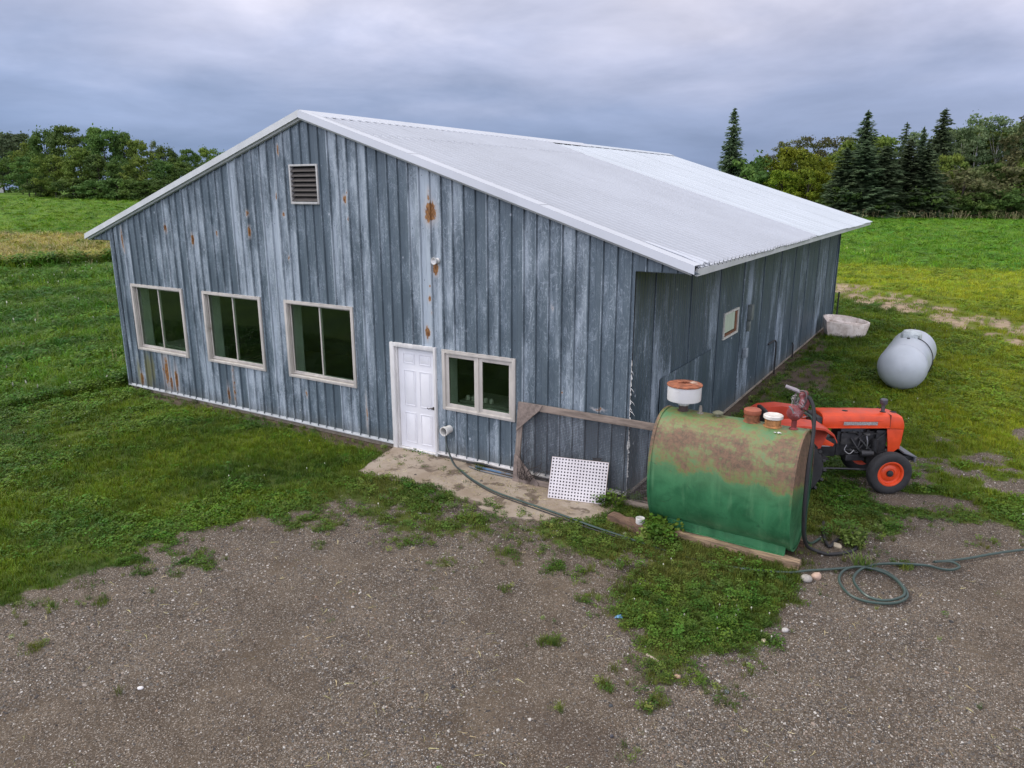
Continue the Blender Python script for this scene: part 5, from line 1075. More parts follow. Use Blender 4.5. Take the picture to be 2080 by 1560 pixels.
def broad_crown(seed, H, RX, base, nclump, per, lsize, droop=0., taper=.5, round_=.9):
    rng = np.random.default_rng(seed); C_ = []; Q = []
    ph = rng.random(3)*6
    for i in range(nclump):
        t = rng.random()**.85; z = base+(H-base)*t; prof = math.sin(math.pi*min(1, max(.0, (t*.86+.10))))**taper; a = rng.random()*2*math.pi
        rad = RX*prof*(1+.28*math.sin(2*a+ph[0])+.18*math.sin(3*a+ph[1]+t*4)); r_ = rad*math.sqrt(rng.uniform(.15, 1)); c = np.array([r_*math.cos(a), r_*math.sin(a), z]); cr = rng.uniform(.10, .20)*RX+.35
        C_.append((c, cr)); n = int(per*rng.uniform(.6, 1.4)); d = rng.normal(size=(n, 3)); d /= np.linalg.norm(d, axis=1, keepdims=True); d[:, 2] = d[:, 2]*.75+.12
        rr = cr*rng.uniform(.45, 1.12, n)[:, None]; P = c+d*rr*np.array([1.15, 1.15, .8]); P[:, 2] -= droop*np.hypot(P[:, 0], P[:, 1])*.1
        Q.append(leafquads(P, d+rng.normal(size=(n, 3))*.55, lsize, rng))
    # wisps on the outside
    n = int(per*nclump*.10); idx = rng.integers(0, nclump, n); cc = np.array([C_[i][0] for i in idx]); cr = np.array([C_[i][1] for i in idx])[:, None]; d = rng.normal(size=(n, 3)); d /= np.linalg.norm(d, axis=1, keepdims=True)
    Q.append(leafquads(cc+d*cr*rng.uniform(1.0, 1.7, (n, 1)), d+rng.normal(size=(n, 3))*.6, lsize*.8, rng))
    return np.concatenate(Q), C_
def trunk_mesh(seed, H, C_, r0, mat, lean=.0, limbs=9, name='trunk'):
    rr = random.Random(seed); m_ = MB(); top = H*.82; path = [(0, 0, -.3)]+[(lean*z*.03+rr.uniform(-.15, .15), rr.uniform(-.15, .15), z) for z in np.linspace(H*.15, top, 6)]
    m_.tube(smoothpath(path, 3), [max(.03, r0*(1-.85*i/(3*(len(path)-1)))) for i in range((len(path)-1)*3+1)], 7)
    for c, _ in rr.sample(C_, min(limbs, len(C_))):
        z0 = max(H*.15, c[2]*.62); m_.tube(smoothpath([(0, 0, z0), (c[0]*.5, c[1]*.5, z0+(c[2]-z0)*.45), tuple(c)], 3), [r0*.32, r0*.28, r0*.24, r0*.2, r0*.15, r0*.1, .02], 5)
    me = bpy.data.meshes.new(name); me.from_pydata(m_.v, [], m_.f); me.materials.append(mat); me.polygons.foreach_set('use_smooth', [True]*len(me.polygons)); return me
def spruce(seed, H, RB, whorls, rag=.25, mat=None, sparse=1.0):
    rng = np.random.default_rng(seed); Q = []
    for w in range(whorls):
        t = (w+.3)/whorls; z = H*(.05+.94*t); L_ = RB*(1-t)**.68*(1+rng.uniform(-rag, rag*.6))+.12; nb = int(rng.integers(6, 9)); a0 = rng.random()*6.3
        for b in range(nb):
            a = a0+2*math.pi*b/nb+rng.uniform(-.25, .25); L2 = L_*rng.uniform(.7, 1.12)
            if rng.random() > sparse: continue
            n = max(3, int(L2*4.2)); s = np.linspace(.12, 1, n); d = np.array([math.cos(a), math.sin(a)])
            zz = z+rng.uniform(-.3, .3)-L2*.50*s+L2*.26*s**3.0*1.25; P = np.stack([d[0]*L2*s, d[1]*L2*s, zz], 1); wd = (.30+.22*L2*(1-s))*.9
            for j in range(3):
                off = rng.normal(size=(n, 3))*np.array([.13, .13, .13])*(.5+L2*.22); P2 = P+off; Nn = rng.normal(size=(n, 3))*.45+np.array([0, 0, 1.]); ax = np.stack([np.full(n, d[0]), np.full(n, d[1]), np.full(n, -.25)], 1)
                Nn -= ax*(Nn*ax).sum(1, keepdims=True); b_ = np.cross(Nn, ax); b_ /= np.linalg.norm(b_, axis=1, keepdims=True)
                l = (.30+.05*L2)*rng.uniform(.7, 1.2, n)[:, None]; ww = wd[:, None]*.55*rng.uniform(.6, 1.2, (n, 1)); dn = np.array([0, 0, -1.])*ww*.55
                Q.append(np.stack([P2-ax*l, P2-b_*ww+dn, P2+ax*l, P2+b_*ww+dn], 1))
    n = 16; tp = np.stack([rng.normal(size=n)*.05, rng.normal(size=n)*.05, H*rng.uniform(.93, 1.0, n)], 1); Q.append(leafquads(tp, rng.normal(size=(n, 3))*np.array([1, 1, .2]), .22, rng, .35)); return np.concatenate(Q)
LIB = {}
def lib(kind):
    if kind in LIB: return LIB[kind]
    k = kind[:-1]; s = {'dec': 10, 'yel': 20, 'oli': 30, 'asp': 40, 'brn': 50, 'spr': 60, 'pin': 70, 'bsh': 80, 'dbs': 90, 'rnd': 100}[k]+int(kind[-1])
    if k in ('spr', 'pin'):
        H = 20; q = spruce(s, H, 4.3 if k == 'spr' else 5.4, 40 if k == 'spr' else 26, .35 if k == 'spr' else .55, sparse=1 if k == 'spr' else .8); mat = L_SPR; m_ = MB(); m_.tube([(0, 0, -.3), (0, 0, H*.5), (0, 0, H*.98)], [.24, .15, .03], 7)
        tm = bpy.data.meshes.new('trunk'); tm.from_pydata(m_.v, [], m_.f); tm.materials.append(M_BARK); LIB[kind] = (H, quads_mesh('crown', q, mat), tm); return LIB[kind]
    spec = {'dec': (14, 5.2, 1.0, 92, 62, .33, L_DEC), 'yel': (9, 4.2, .3, 62, 66, .27, L_YEL), 'oli': (13, 4.8, .8, 84, 60, .33, L_OLI), 'rnd': (13, 5.0, 2.0, 80, 62, .32, L_SPR), 'asp': (18, 3.4, 5.0, 60, 44, .25, L_ASP), 'brn': (14, 3.8, 2.0, 70, 46, .25, L_BRN),
            'bsh': (5, 3.0, .1, 46, 66, .24, L_DEC), 'dbs': (6, 3.2, .1, 50, 66, .24, L_BRN)}[k]
    H, RX, base, nc, per, ls, mat = spec; q, C_ = broad_crown(s, H, RX, base, nc, per, ls, taper=.42 if k in ('bsh', 'dbs', 'yel') else .5)
    LIB[kind] = (H, quads_mesh('crown', q, mat), trunk_mesh(s, H, C_, .20 if k == 'asp' else .24, M_BIRCH if k == 'asp' else M_BARK)); return LIB[kind]
def tree(kind, px, depth, top, label, cat='tree', group=None, wide=1., name=None):
    p = sight(px, 387.6, depth); x, y = p[0], p[1]; z = t1(x, y); H, cm, tm = lib(kind); h = sight(px, top, depth)[2]-z; s = h/H
    nm = name or {'dec': 'deciduous_tree', 'yel': 'yellow_green_tree', 'oli': 'olive_green_tree', 'asp': 'aspen_tree', 'brn': 'brown_leaved_tree', 'spr': 'spruce_tree', 'pin': 'pine_tree', 'bsh': 'bush', 'dbs': 'brown_bush', 'rnd': 'round_conifer'}[kind[:-1]]
    t = thing(nm, label, cat, (x, y, z), random.random()*6.28, group); t.scale = (s*wide, s*wide, s)
    link('crown', cm, t); link('trunk', tm, t); return t
GL = 'trees at the far edge of the left field'; GRt = 'trees at the far edge of the right field'
for a in [  # left wood: kind, px, depth, top row, label, width
    ('rnd1', 8, 235, 276, 'dark rounded conifer at the left end of the left treeline', 1.5), ('rnd2', 42, 228, 279, 'dark rounded conifer just right of the leftmost one', 1.3),
    ('dec1', 46, 205, 312, 'low leafy tree in front of the dark conifers on the left', 1.1), ('oli1', 72, 200, 292, 'small olive green tree between conifer and tall leafy tree on the left', .8),
    ('dec2', 103, 196, 270, 'tall leafy tree with a flat top in the left treeline', .8), ('dec3', 152, 190, 264, 'tallest wide leafy tree of the left treeline', 1.0), ('dec4', 222, 186, 266, 'tall open leafy tree with gaps in its crown, left treeline', .95),
    ('dec1', 262, 188, 276, 'slim leafy tree right of the tall open one, left treeline', .6), ('oli2', 290, 186, 292, 'olive tree in the middle of the left treeline', .8), ('asp1', 322, 196, 289, 'thin pale tree sticking up above the left treeline', .5),
    ('dec2', 345, 192, 302, 'leafy tree right of the thin pale tree, left treeline', .8), ('dec3', 386, 200, 308, 'round leafy tree second from the roof edge on the left', .8), ('oli3', 428, 205, 305, 'rounded tree just above the barn roof edge on the left', .9), ('dec4', 470, 205, 312, 'leafy tree half behind the barn roof on the left', .9), ('dec1', -50, 215, 290, 'leafy tree at the left edge of the view', 1.0),
    ('dec3', 58, 186, 322, 'broad dark tree standing at the corner of the left field', 1.1), ('oli1', 112, 180, 318, 'sunlit olive tree in the front row of the left treeline', 1.0), ('oli2', 170, 176, 306, 'broad sunlit tree in the front row, left treeline', 1.1), ('dec1', 205, 173, 318, 'dark tree in the front row under the tall open crown', 1.0),
    ('dec2', 248, 173, 326, 'dark rounded tree in the front row, middle of the left treeline', 1.1), ('oli3', 290, 170, 322, 'olive tree in the front row right of the dark rounded one', 1.0), ('dec4', 335, 170, 328, 'dark tree in the front row above the rake of the roof', 1.1), ('dec1', 375, 172, 332, 'dark tree touching the roof edge in the left front row', 1.1), ('dec3', 420, 176, 335, 'dark tree mostly hidden behind the roof on the left', 1.1),
    ('bsh1', 85, 181, 368, 'low dark bush at the foot of the left treeline, nearest the white house', 1.4), ('bsh2', 150, 172, 366, 'low bush at the field edge below the tallest left tree', 1.6), ('bsh1', 195, 169, 370, 'low bush at the field edge, middle left', 1.6), ('bsh2', 240, 168, 366, 'low bush at the field edge below the open crown', 1.6), ('bsh1', 285, 166, 368, 'low bush at the field edge close to the roof', 1.6), ('bsh2', 330, 166, 368, 'low bush at the field edge behind the roof edge', 1.6)]:
    tree(a[0], a[1], a[2], a[3], a[4], 'bush' if a[0][:3] == 'bsh' else 'tree', GL, a[5])
for a in [  # right wood
    ('spr1', 1481, 140, 222, 'lone tall narrow spruce standing apart above the barn roof', .90), ('bsh1', 1512, 138, 330, 'small green bush at the foot of the lone spruce', 1.0),
    ('brn1', 1560, 172, 318, 'small reddish brown tree leftmost on the right skyline', .9), ('brn2', 1590, 176, 292, 'reddish brown tree second from the left on the right skyline', .9), ('brn3', 1632, 180, 283, 'reddish brown tree in the middle of the brown group', 1.0), ('brn1', 1670, 180, 284, 'reddish brown tree right of the middle of the brown group', 1.0), ('brn2', 1708, 178, 282, 'reddish brown tree beside the first tall right spruce', 1.0),
    ('yel1', 1520, 142, 338, 'low yellow green tree just above the roof edge', .9), ('yel2', 1560, 140, 322, 'yellow green tree second from the roof edge', .9), ('yel3', 1608, 141, 307, 'tallest yellow green tree of the right treeline', .95), ('yel1', 1655, 137, 322, 'yellow green tree left of the dark spruces', 1.0), ('yel2', 1640, 131, 345, 'bright yellow green bush low in front of the yellow trees', 1.0), ('yel3', 1588, 132, 350, 'yellow green bush partly behind the roof slope', 1.0), ('oli1', 1690, 142, 318, 'olive tree between the yellow trees and the dark spruces', .9),
    ('spr2', 1746, 141, 227, 'first tall spruce of the right wood, left of the flat pine', 1.25), ('pin1', 1826, 146, 250, 'broad flat topped pine between the two tall right spruces', .85), ('spr3', 1861, 146, 259, 'small pointed spruce beside the flat topped pine', .8), ('spr4', 1898, 142, 224, 'tall spruce right of the flat topped pine', 1.15), ('spr3', 1786, 140, 300, 'shorter dark spruce in the gap right of the first tall one', 1.4),
    ('spr1', 1712, 125, 300, 'dark spruce in front, left edge of the dark spruces', 1.9), ('spr2', 1750, 124, 285, 'dark spruce in front of the first tall spruce', 2.0), ('spr4', 1793, 124, 296, 'dark spruce in front below the flat topped pine', 2.0), ('spr1', 1838, 125, 283, 'dark spruce in front between pine and tall spruce', 1.9), ('spr3', 1875, 124, 292, 'dark spruce in front of the second tall spruce', 1.9),
    ('asp1', 1940, 144, 262, 'pale aspen at the left of the aspen group on the right', 1.0), ('asp2', 1970, 146, 240, 'tallest pale aspen on the right', 1.0), ('asp3', 2012, 146, 243, 'pale aspen left of the one at the photo edge', 1.0), ('asp1', 2050, 143, 252, 'pale aspen with a bare white trunk near the right edge', .9), ('brn3', 2078, 140, 238, 'brownish tree at the right edge of the photo', 1.0), ('oli2', 2120, 140, 245, 'olive tree just beyond the right edge', 1.0), ('asp2', 2165, 142, 250, 'pale aspen beyond the right edge', 1.0),
    ('oli3', 1925, 136, 318, 'olive tree low in front of the aspens', .9), ('dec2', 1895, 129, 352, 'dark green bushy tree below the tall right spruce', 1.0), ('dbs1', 1958, 127, 348, 'round brownish bush in front of the aspens', 1.3), ('dec4', 2010, 130, 335, 'dark green tree between brown bush and photo edge', 1.0), ('dbs2', 2055, 127, 345, 'brownish bush low at the right edge', 1.2), ('oli1', 2090, 128, 330, 'olive tree low at the right edge', 1.0),
    ('oli2', 1775, 152, 286, 'olive tree filling the gap behind the front spruces', 1.1), ('asp3', 1850, 154, 272, 'aspen behind the small pointed spruce', 1.0), ('dec4', 1925, 152, 268, 'leafy tree behind the left edge of the aspens', 1.0), ('oli1', 1990, 152, 262, 'olive tree filling the wood behind the aspens', 1.1), ('dec3', 2045, 152, 270, 'dark leafy tree behind the rightmost aspen', 1.1), ('oli3', 1730, 150, 292, 'olive tree behind the first tall right spruce', 1.1),
    ('dec1', 1820, 127, 362, 'low dark tree in front of the dark spruces', 1.0), ('dec3', 1765, 126, 372, 'low dark tree left of centre below the dark spruces', 1.1), ('bsh1', 1710, 126, 378, 'green bush at the field edge beside the roof corner', 1.3), ('bsh2', 1860, 124, 385, 'green bush at the field edge below the tall spruce', 1.4), ('bsh1', 1915, 124, 392, 'green bush at the field edge below the olive tree', 1.3), ('bsh2', 1985, 124, 395, 'green bush at the field edge right of the brown bush', 1.4), ('bsh1', 2040, 124, 388, 'green bush at the field edge near the photo edge', 1.4), ('bsh2', 1795, 124, 396, 'small bush at the field edge behind the roof corner', 1.2), ('dec2', 2150, 130, 330, 'dark tree low beyond the right edge', 1.1)]:
    tree(a[0], a[1], a[2], a[3], a[4], 'bush' if a[0][:3] in ('bsh', 'dbs') else 'tree', GRt, a[5])
# fence posts at the right field edge
for q, (px, d_, lb) in enumerate([(1913, 121.5, 'leftmost weathered post in the weeds at the far field edge'), (1941, 121.5, 'middle weathered post in the weeds at the far field edge'), (1822, 121, 'pale leaning post near the barn roof corner at the far field edge')]):
    p = sight(px, 387.6, d_); m_ = MB(); m_.tube([(0, 0, -.2), (.03, .02, 1.5)], .06, 6); o = m_.build('fence_post', M_WOODV); o.location = (p[0], p[1], t1(p[0], p[1])); tag(o, lb, 'fence post', 'posts at the far field edge')
# white house far behind on the left
p = sight(-50, 387.6, 224); zb = t1(p[0], p[1])
house = thing('farmhouse', 'small white farm building with a pale metal roof far away on the left', 'farm building', (p[0], p[1], zb), R(-5))
m_ = MB(); m_.bb((-9, -4, -.5), (9.6, 4, 2.4)); m_.prism([(-4, 2.4), (4, 2.4), (0, 4.4)], 0, -9, 9.6); m_.build('wall', simple('white_house_wall', (.6, .62, .62), .7), house)
m_ = MB()
for s_ in (-1, 1): m_.add([(-9.4, s_*4.6, 2.25), (10, s_*4.6, 2.25), (10, 0, 4.62), (-9.4, 0, 4.62), (-9.4, s_*4.6, 2.1), (10, s_*4.6, 2.1), (10, 0, 4.47), (-9.4, 0, 4.47)], [(0, 1, 2, 3), (4, 5, 6, 7), (0, 1, 5, 4), (1, 2, 6, 5), (0, 3, 7, 4)])
m_.build('roof', simple('pale_metal_roof', (.5, .53, .58), .5), house)
m_ = MB(); m_.bb((9.6, -1, .6), (9.65, .4, 1.7)); m_.build('window', M_DARK, house)

# ------------------------------------------------------------------ grass, clover, weeds and gravel as scattered real geometry
def blade_mat(name, kind):
    k = NT(name); P = k.pos(); oi = k.n('ShaderNodeObjectInfo'); rnd = oi.outputs['Random']
    if kind == 'grass': c = grass_color(k, P, True)
    elif kind == 'clover': c = k.mix(.45, grass_color(k, P, True), (.040, .130, .009))
    elif kind == 'weed': c = k.mix(rnd, (.055, .120, .020), (.13, .165, .035))
    elif kind == 'straw': c = k.mix(rnd, (.22, .19, .09), (.42, .37, .20))
    else: c = k.mix(rnd, (.36, .38, .28), (.48, .48, .40))
    hs = k.n('ShaderNodeHueSaturation'); k.L.new(c, hs.inputs['Color']); k.L.new(k.m('ADD', .72, k.m('MULTIPLY', rnd, .85)), hs.inputs['Value']); k.L.new(k.m('ADD', .475, k.m('MULTIPLY', k.m('FRACT', k.m('MULTIPLY', rnd, 7.3)), .05)), hs.inputs['Hue'])
    k.L.new(hs.outputs[0], k.b.inputs['Base Color']); k.rough(.6); k.b.inputs['Specular IOR Level'].default_value = .25
    t = k.n('ShaderNodeBsdfTranslucent'); k.L.new(hs.outputs[0], t.inputs[0]); mx = k.n('ShaderNodeMixShader'); mx.inputs[0].default_value = .3; k.L.new(k.b.outputs[0], mx.inputs[1]); k.L.new(t.outputs[0], mx.inputs[2]); k.L.new(mx.outputs[0], k.out.inputs[0]); return k.mat
B_GRASS = blade_mat('grass_blades', 'grass'); B_CLOV = blade_mat('clover_leaves', 'clover'); B_WEED = blade_mat('weed_leaves', 'weed'); B_STRAW = blade_mat('dry_straw', 'straw'); B_FLOW = blade_mat('white_clover_heads', 'flower')
def tuft(seed, n, h, spread, w, mat, bend=.5):
    rr = random.Random(seed); m_ = MB()
    for i in range(n):
        a = rr.random()*6.283; r_ = spread*math.sqrt(rr.random()); x, y = r_*math.cos(a), r_*math.sin(a); hh = h*rr.uniform(.55, 1.15); d = rr.random()*6.283; b = bend*hh*rr.uniform(.3, 1.2); wx, wy = -math.sin(d)*w/2, math.cos(d)*w/2; dx, dy = math.cos(d)*b, math.sin(d)*b
        m_.add([(x-wx, y-wy, -.01), (x+wx, y+wy, -.01), (x+dx*.35+wx*.8, y+dy*.35+wy*.8, hh*.6), (x+dx*.35-wx*.8, y+dy*.35-wy*.8, hh*.6), (x+dx, y+dy, hh*(1-.25*bend))], [(0, 1, 2, 3), (3, 2, 4)])
    return m_, mat
def clover(seed, n, h, spread, ls, mat):
    rr = random.Random(seed); m_ = MB()
    for i in range(n):
        a = rr.random()*6.283; r_ = spread*math.sqrt(rr.random()); x, y, z = r_*math.cos(a), r_*math.sin(a), h*rr.uniform(.35, 1.1); s = ls*rr.uniform(.7, 1.3); Mx = Matrix.Translation((x, y, z)) @ Euler((rr.uniform(-.5, .5), rr.uniform(-.5, .5), rr.random()*6)).to_matrix().to_4x4()
        m_.add([tuple(Mx @ Vector((s*math.cos(q*math.pi*2/5), s*math.sin(q*math.pi*2/5), .15*s*(q % 2)))) for q in range(5)], [(0, 1, 2, 3, 4)])
    return m_, mat
def flower(seed):
    m_ = MB(); m_.lathe([(0, 0), (.011, .004), (.013, .011), (.007, .02), (0, .022)], (0, 0, .05), n=6); m_.tube([(0, 0, 0), (0, 0, .05)], .0015, 3); return m_, B_FLOW
def stalk(seed):
    rr = random.Random(seed); m_ = MB()
    for i in range(5):
        a = rr.random()*6.283; r_ = .08*rr.random(); x, y = r_*math.cos(a), r_*math.sin(a); h = rr.uniform(.3, .55); l = rr.uniform(-.12, .12); m_.add([(x-.003, y, 0), (x+.003, y, 0), (x+l+.003, y+l*.5, h), (x+l-.003, y+l*.5, h)], [(0, 1, 2, 3)]); m_.add([(x+l-.018, y+l*.5, h-.05), (x+l, y+l*.5-.012, h), (x+l+.018, y+l*.5, h-.03), (x+l, y+l*.5+.012, h+.03)], [(0, 1, 2, 3)])
    return m_, B_STRAW
def strand(seed):
    rr = random.Random(seed); m_ = MB()
    for i in range(2):
        x, y, a = rr.uniform(-.03, .03), rr.uniform(-.03, .03), rr.random()*3.14; l = rr.uniform(.02, .06); c, s = math.cos(a)*l, math.sin(a)*l; m_.add([(x-c, y-s, .004), (x-c+.003, y-s+.003, .006), (x+c+.003, y+s+.003, .012), (x+c, y+s, .010)], [(0, 1, 2, 3)])
    return m_, B_STRAW
def pebble(seed):
    from mathutils import noise as mn
    bm = bmesh.new(); bmesh.ops.create_icosphere(bm, subdivisions=1, radius=.01); rr = random.Random(seed); sx, sy, sz = rr.uniform(.8, 1.4), rr.uniform(.6, 1.1), rr.uniform(.4, .75)
    for v in bm.verts: v.co = Vector((v.co.x*sx, v.co.y*sy, v.co.z*sz))*(1+rr.uniform(-.22, .22))
    m_ = MB(); bm.verts.ensure_lookup_table(); m_.add([tuple(v.co) for v in bm.verts], [tuple(v.index for v in f.verts) for f in bm.faces]); bm.free(); return m_, M_PEB
def peb_mat():
    k = NT('gravel_stones'); r_ = k.n('ShaderNodeObjectInfo').outputs['Random']; c = k.ramp(r_, [(0, (.022, .021, .021)), (.22, (.070, .061, .054)), (.45, (.112, .098, .080)), (.68, (.22, .195, .162)), (.78, (.075, .078, .080)), (.86, (.19, .125, .080)), (.95, (.33, .31, .28)), (1, (.48, .46, .42))]); k.col(c); k.rough(.8); return k.mat
M_PEB = peb_mat()
def make_protos(name, items):
    c = bpy.data.collections.new(name)
    for i, (m_, mat) in enumerate(items):
        me = bpy.data.meshes.new('%s_%02d' % (name, i)); me.from_pydata(m_.v, [], m_.f); me.materials.append(mat); o = bpy.data.objects.new('%s_%02d' % (name, i), me); c.objects.link(o)
    return c
def scatter(name, coll, P, rot, sc, idx, kind='stuff'):
    me = bpy.data.meshes.new(name); me.vertices.add(len(P)); me.vertices.foreach_set('co', P.astype(np.float32).ravel())
    me.attributes.new('rot', 'FLOAT_VECTOR', 'POINT').data.foreach_set('vector', rot.astype(np.float32).ravel()); me.attributes.new('sc', 'FLOAT_VECTOR', 'POINT').data.foreach_set('vector', sc.astype(np.float32).ravel()); me.attributes.new('idx', 'INT', 'POINT').data.foreach_set('value', idx.astype(np.int32))
    o = bpy.data.objects.new(name, me); COL.objects.link(o); tag(o, kind=kind)
    ng = bpy.data.node_groups.new(name, 'GeometryNodeTree'); ng.interface.new_socket('Geometry', in_out='INPUT', socket_type='NodeSocketGeometry'); ng.interface.new_socket('Geometry', in_out='OUTPUT', socket_type='NodeSocketGeometry')
    N = ng.nodes; L = ng.links; gi = N.new('NodeGroupInput'); go = N.new('NodeGroupOutput'); ip = N.new('GeometryNodeInstanceOnPoints'); ci = N.new('GeometryNodeCollectionInfo'); ci.inputs['Collection'].default_value = coll; ci.inputs['Separate Children'].default_value = True; ci.inputs['Reset Children'].default_value = True
    def na(n, t): x = N.new('GeometryNodeInputNamedAttribute'); x.data_type = t; x.inputs[0].default_value = n; return [s for s in x.outputs if s.enabled][0]
    L.new(gi.outputs[0], ip.inputs['Points']); L.new(ci.outputs[0], ip.inputs['Instance']); ip.inputs['Pick Instance'].default_value = True
    L.new(na('idx', 'INT'), ip.inputs['Instance Index']); L.new(na('sc', 'FLOAT_VECTOR'), ip.inputs['Scale'])
    e2r = N.new('FunctionNodeEulerToRotation'); L.new(na('rot', 'FLOAT_VECTOR'), e2r.inputs[0]); L.new(e2r.outputs[0], ip.inputs['Rotation']); L.new(ip.outputs[0], go.inputs[0])
    md = o.modifiers.new('scatter', 'NODES'); md.node_group = ng; return o
rng = np.random.default_rng(11)
def polar(s0, rmin, rmax, half=R(51), grow=1.0):
    """points round the camera foot, spacing s0 at 8 m and growing with distance"""
    n = int(2*half*(64/s0**2)*math.log(rmax/rmin)) if grow == 1 else 0
    r_ = rmin*np.exp(rng.random(n)*math.log(rmax/rmin)); a = YAW+rng.uniform(-half, half, n); return CAM[0]+r_*np.sin(a), CAM[1]+r_*np.cos(a), r_
def screen_x(x, y):
    dx, dy = x-CAM[0], y-CAM[1]; z = dx*_fw[0]+dy*_fw[1]; return 1040+1510*(dx*_r[0]+dy*_r[1])/np.maximum(z, .1)
def keep_visible(x, y):
    px = screen_x(x, y); inside = (x > -.02) & (x < W-.02) & (y > -.02) & (y < LEN); hidden = (y > .5) & (px > 330) & (px < 1560) & (x < W+.1)
    intank = (np.abs(x-15.29) < .95) & (np.abs(y+.47) < .35)
    return ~inside & ~hidden & ~intank & (px > -700) & (px < 2900)
def go_scatter(name, coll, x, y, sc, idx, tilt=.15, zs=None):
    z = terrain(x, y); n = len(x); rot = np.stack([rng.normal(0, tilt, n), rng.normal(0, tilt, n), rng.random(n)*6.283], 1); s3 = np.stack([sc, sc, sc if zs is None else zs], 1)
    return scatter(name, coll, np.stack([x, y, z], 1), rot, s3, idx)
# short sward
short = make_protos('sward', [tuft(1, 11, .055, .05, .006, B_GRASS), tuft(2, 12, .07, .055, .006, B_GRASS), tuft(3, 9, .085, .05, .0065, B_GRASS, .8), tuft(4, 12, .05, .06, .006, B_GRASS, .9), clover(5, 24, .040, .075, .0095, B_CLOV), clover(6, 22, .05, .075, .011, B_CLOV), clover(7, 26, .03, .075, .009, B_CLOV)])
x, y, r_ = polar(.032, 5.5, 130); k_ = keep_visible(x, y); x, y, r_ = x[k_], y[k_], r_[k_]; mk = masks(x, y); pz_ = fbm(x*2.2, y*2.2, 3); k_ = (rng.random(len(x)) < mk['g']*.97) & (mk['tall'] < .5) & (rng.random(len(x)) < np.clip(.45+1.5*(pz_-.25), .35, 1)); x, y, r_ = x[k_], y[k_], r_[k_]; mk = {a: b[k_] if isinstance(b, np.ndarray) else b for a, b in mk.items()}
cl = fbm(x*.6+30, y*.6, 3) + .35*(fbm(x*3, y*3+8, 2)-.5); idx = np.where(rng.random(len(x)) < sstep(cl, .36, .66)*.62, rng.integers(4, 7, len(x)), rng.integers(0, 4, len(x)))
hv = .65+1.1*fbm(x*1.1+3, y*1.1, 3); sc = (r_/8)**.66*rng.uniform(.65, 1.25, len(x))*(.55+.45*mk['g']); go_scatter('lawn_grass', short, x, y, sc, idx, zs=sc**.6*hv*rng.uniform(.8, 1.2, len(x)))
# unmown fields
tallp = make_protos('tall_sward', [tuft(21, 13, .26, .10, .011, B_GRASS, .7), tuft(22, 13, .32, .10, .011, B_GRASS, .9), tuft(23, 12, .20, .12, .012, B_GRASS, 1.1), clover(24, 22, .20, .13, .026, B_CLOV), tuft(25, 10, .38, .10, .010, B_GRASS, .6)])
x, y, r_ = polar(.060, 12, 225); k_ = keep_visible(x, y); x, y, r_ = x[k_], y[k_], r_[k_]; mk = masks(x, y); k_ = (mk['tall'] > .5) & (mk['g'] > .3); x, y, r_ = x[k_], y[k_], r_[k_]; dry = mk['dry'][k_]; tl = mk['tallL'][k_]
idx = rng.integers(0, 5, len(x)); row = .55+.9*fbm(x*.42*1.0+y*.1, y*.12+3, 3); sc = (r_/14)**.70*rng.uniform(.75, 1.25, len(x)); go_scatter('field_grass', tallp, x, y, sc, idx, zs=row*rng.uniform(.8, 1.2, len(x))*np.where(r_ > 40, 1.15, 1.0))
# dry stalks: the pale strip on the left, the field edges
stp = make_protos('stalks', [stalk(31), stalk(32), stalk(33)])
k_ = (rng.random(len(x)) < .004+.65*dry); xs_, ys_, rs_ = x[k_]+rng.normal(0, .2, k_.sum()), y[k_]+rng.normal(0, .2, k_.sum()), r_[k_]; k2 = rng.random(len(xs_)) < np.where(rs_ < 40, .5, 1); xs_, ys_, rs_ = xs_[k2], ys_[k2], rs_[k2]
n_ = 350; tt = rng.random(n_); pe = [sight(px, 387.6, 120.5) for px in (1690, 2300)]; ex = pe[0][0]+(pe[1][0]-pe[0][0])*tt; ey = pe[0][1]+(pe[1][1]-pe[0][1])*tt+rng.uniform(-2, 5, n_)
n_ = n_; go_scatter('dry_stalks', stp, np.concatenate([xs_, ex]), np.concatenate([ys_, ey]), np.concatenate([(rs_/30)**.6, rng.uniform(1.6, 3.2, n_)]), rng.integers(0, 3, len(xs_)+n_), zs=np.concatenate([np.full(len(xs_), .8), rng.uniform(1.0, 2.8, n_)]))
# white clover heads
flp = make_protos('clover_heads', [flower(1)]); x, y, r_ = polar(.26, 6, 60); k_ = keep_visible(x, y); x, y, r_ = x[k_], y[k_], r_[k_]; mk = masks(x, y); patch = fbm(x*.5+70, y*.5, 3); k_ = (mk['g'] > .7) & (rng.random(len(x)) < sstep(patch, .45, .62)*np.where(mk['tallL'] > .5, 1.0, .35)); x, y, r_ = x[k_], y[k_], r_[k_]; tl = mk['tallL'][k_]
go_scatter('white_clover', flp, x, y, (r_/8)**.35*np.where(tl > .5, 1.0, .7), np.zeros(len(x)), zs=np.where(tl > .5, 4.4, 1.2))
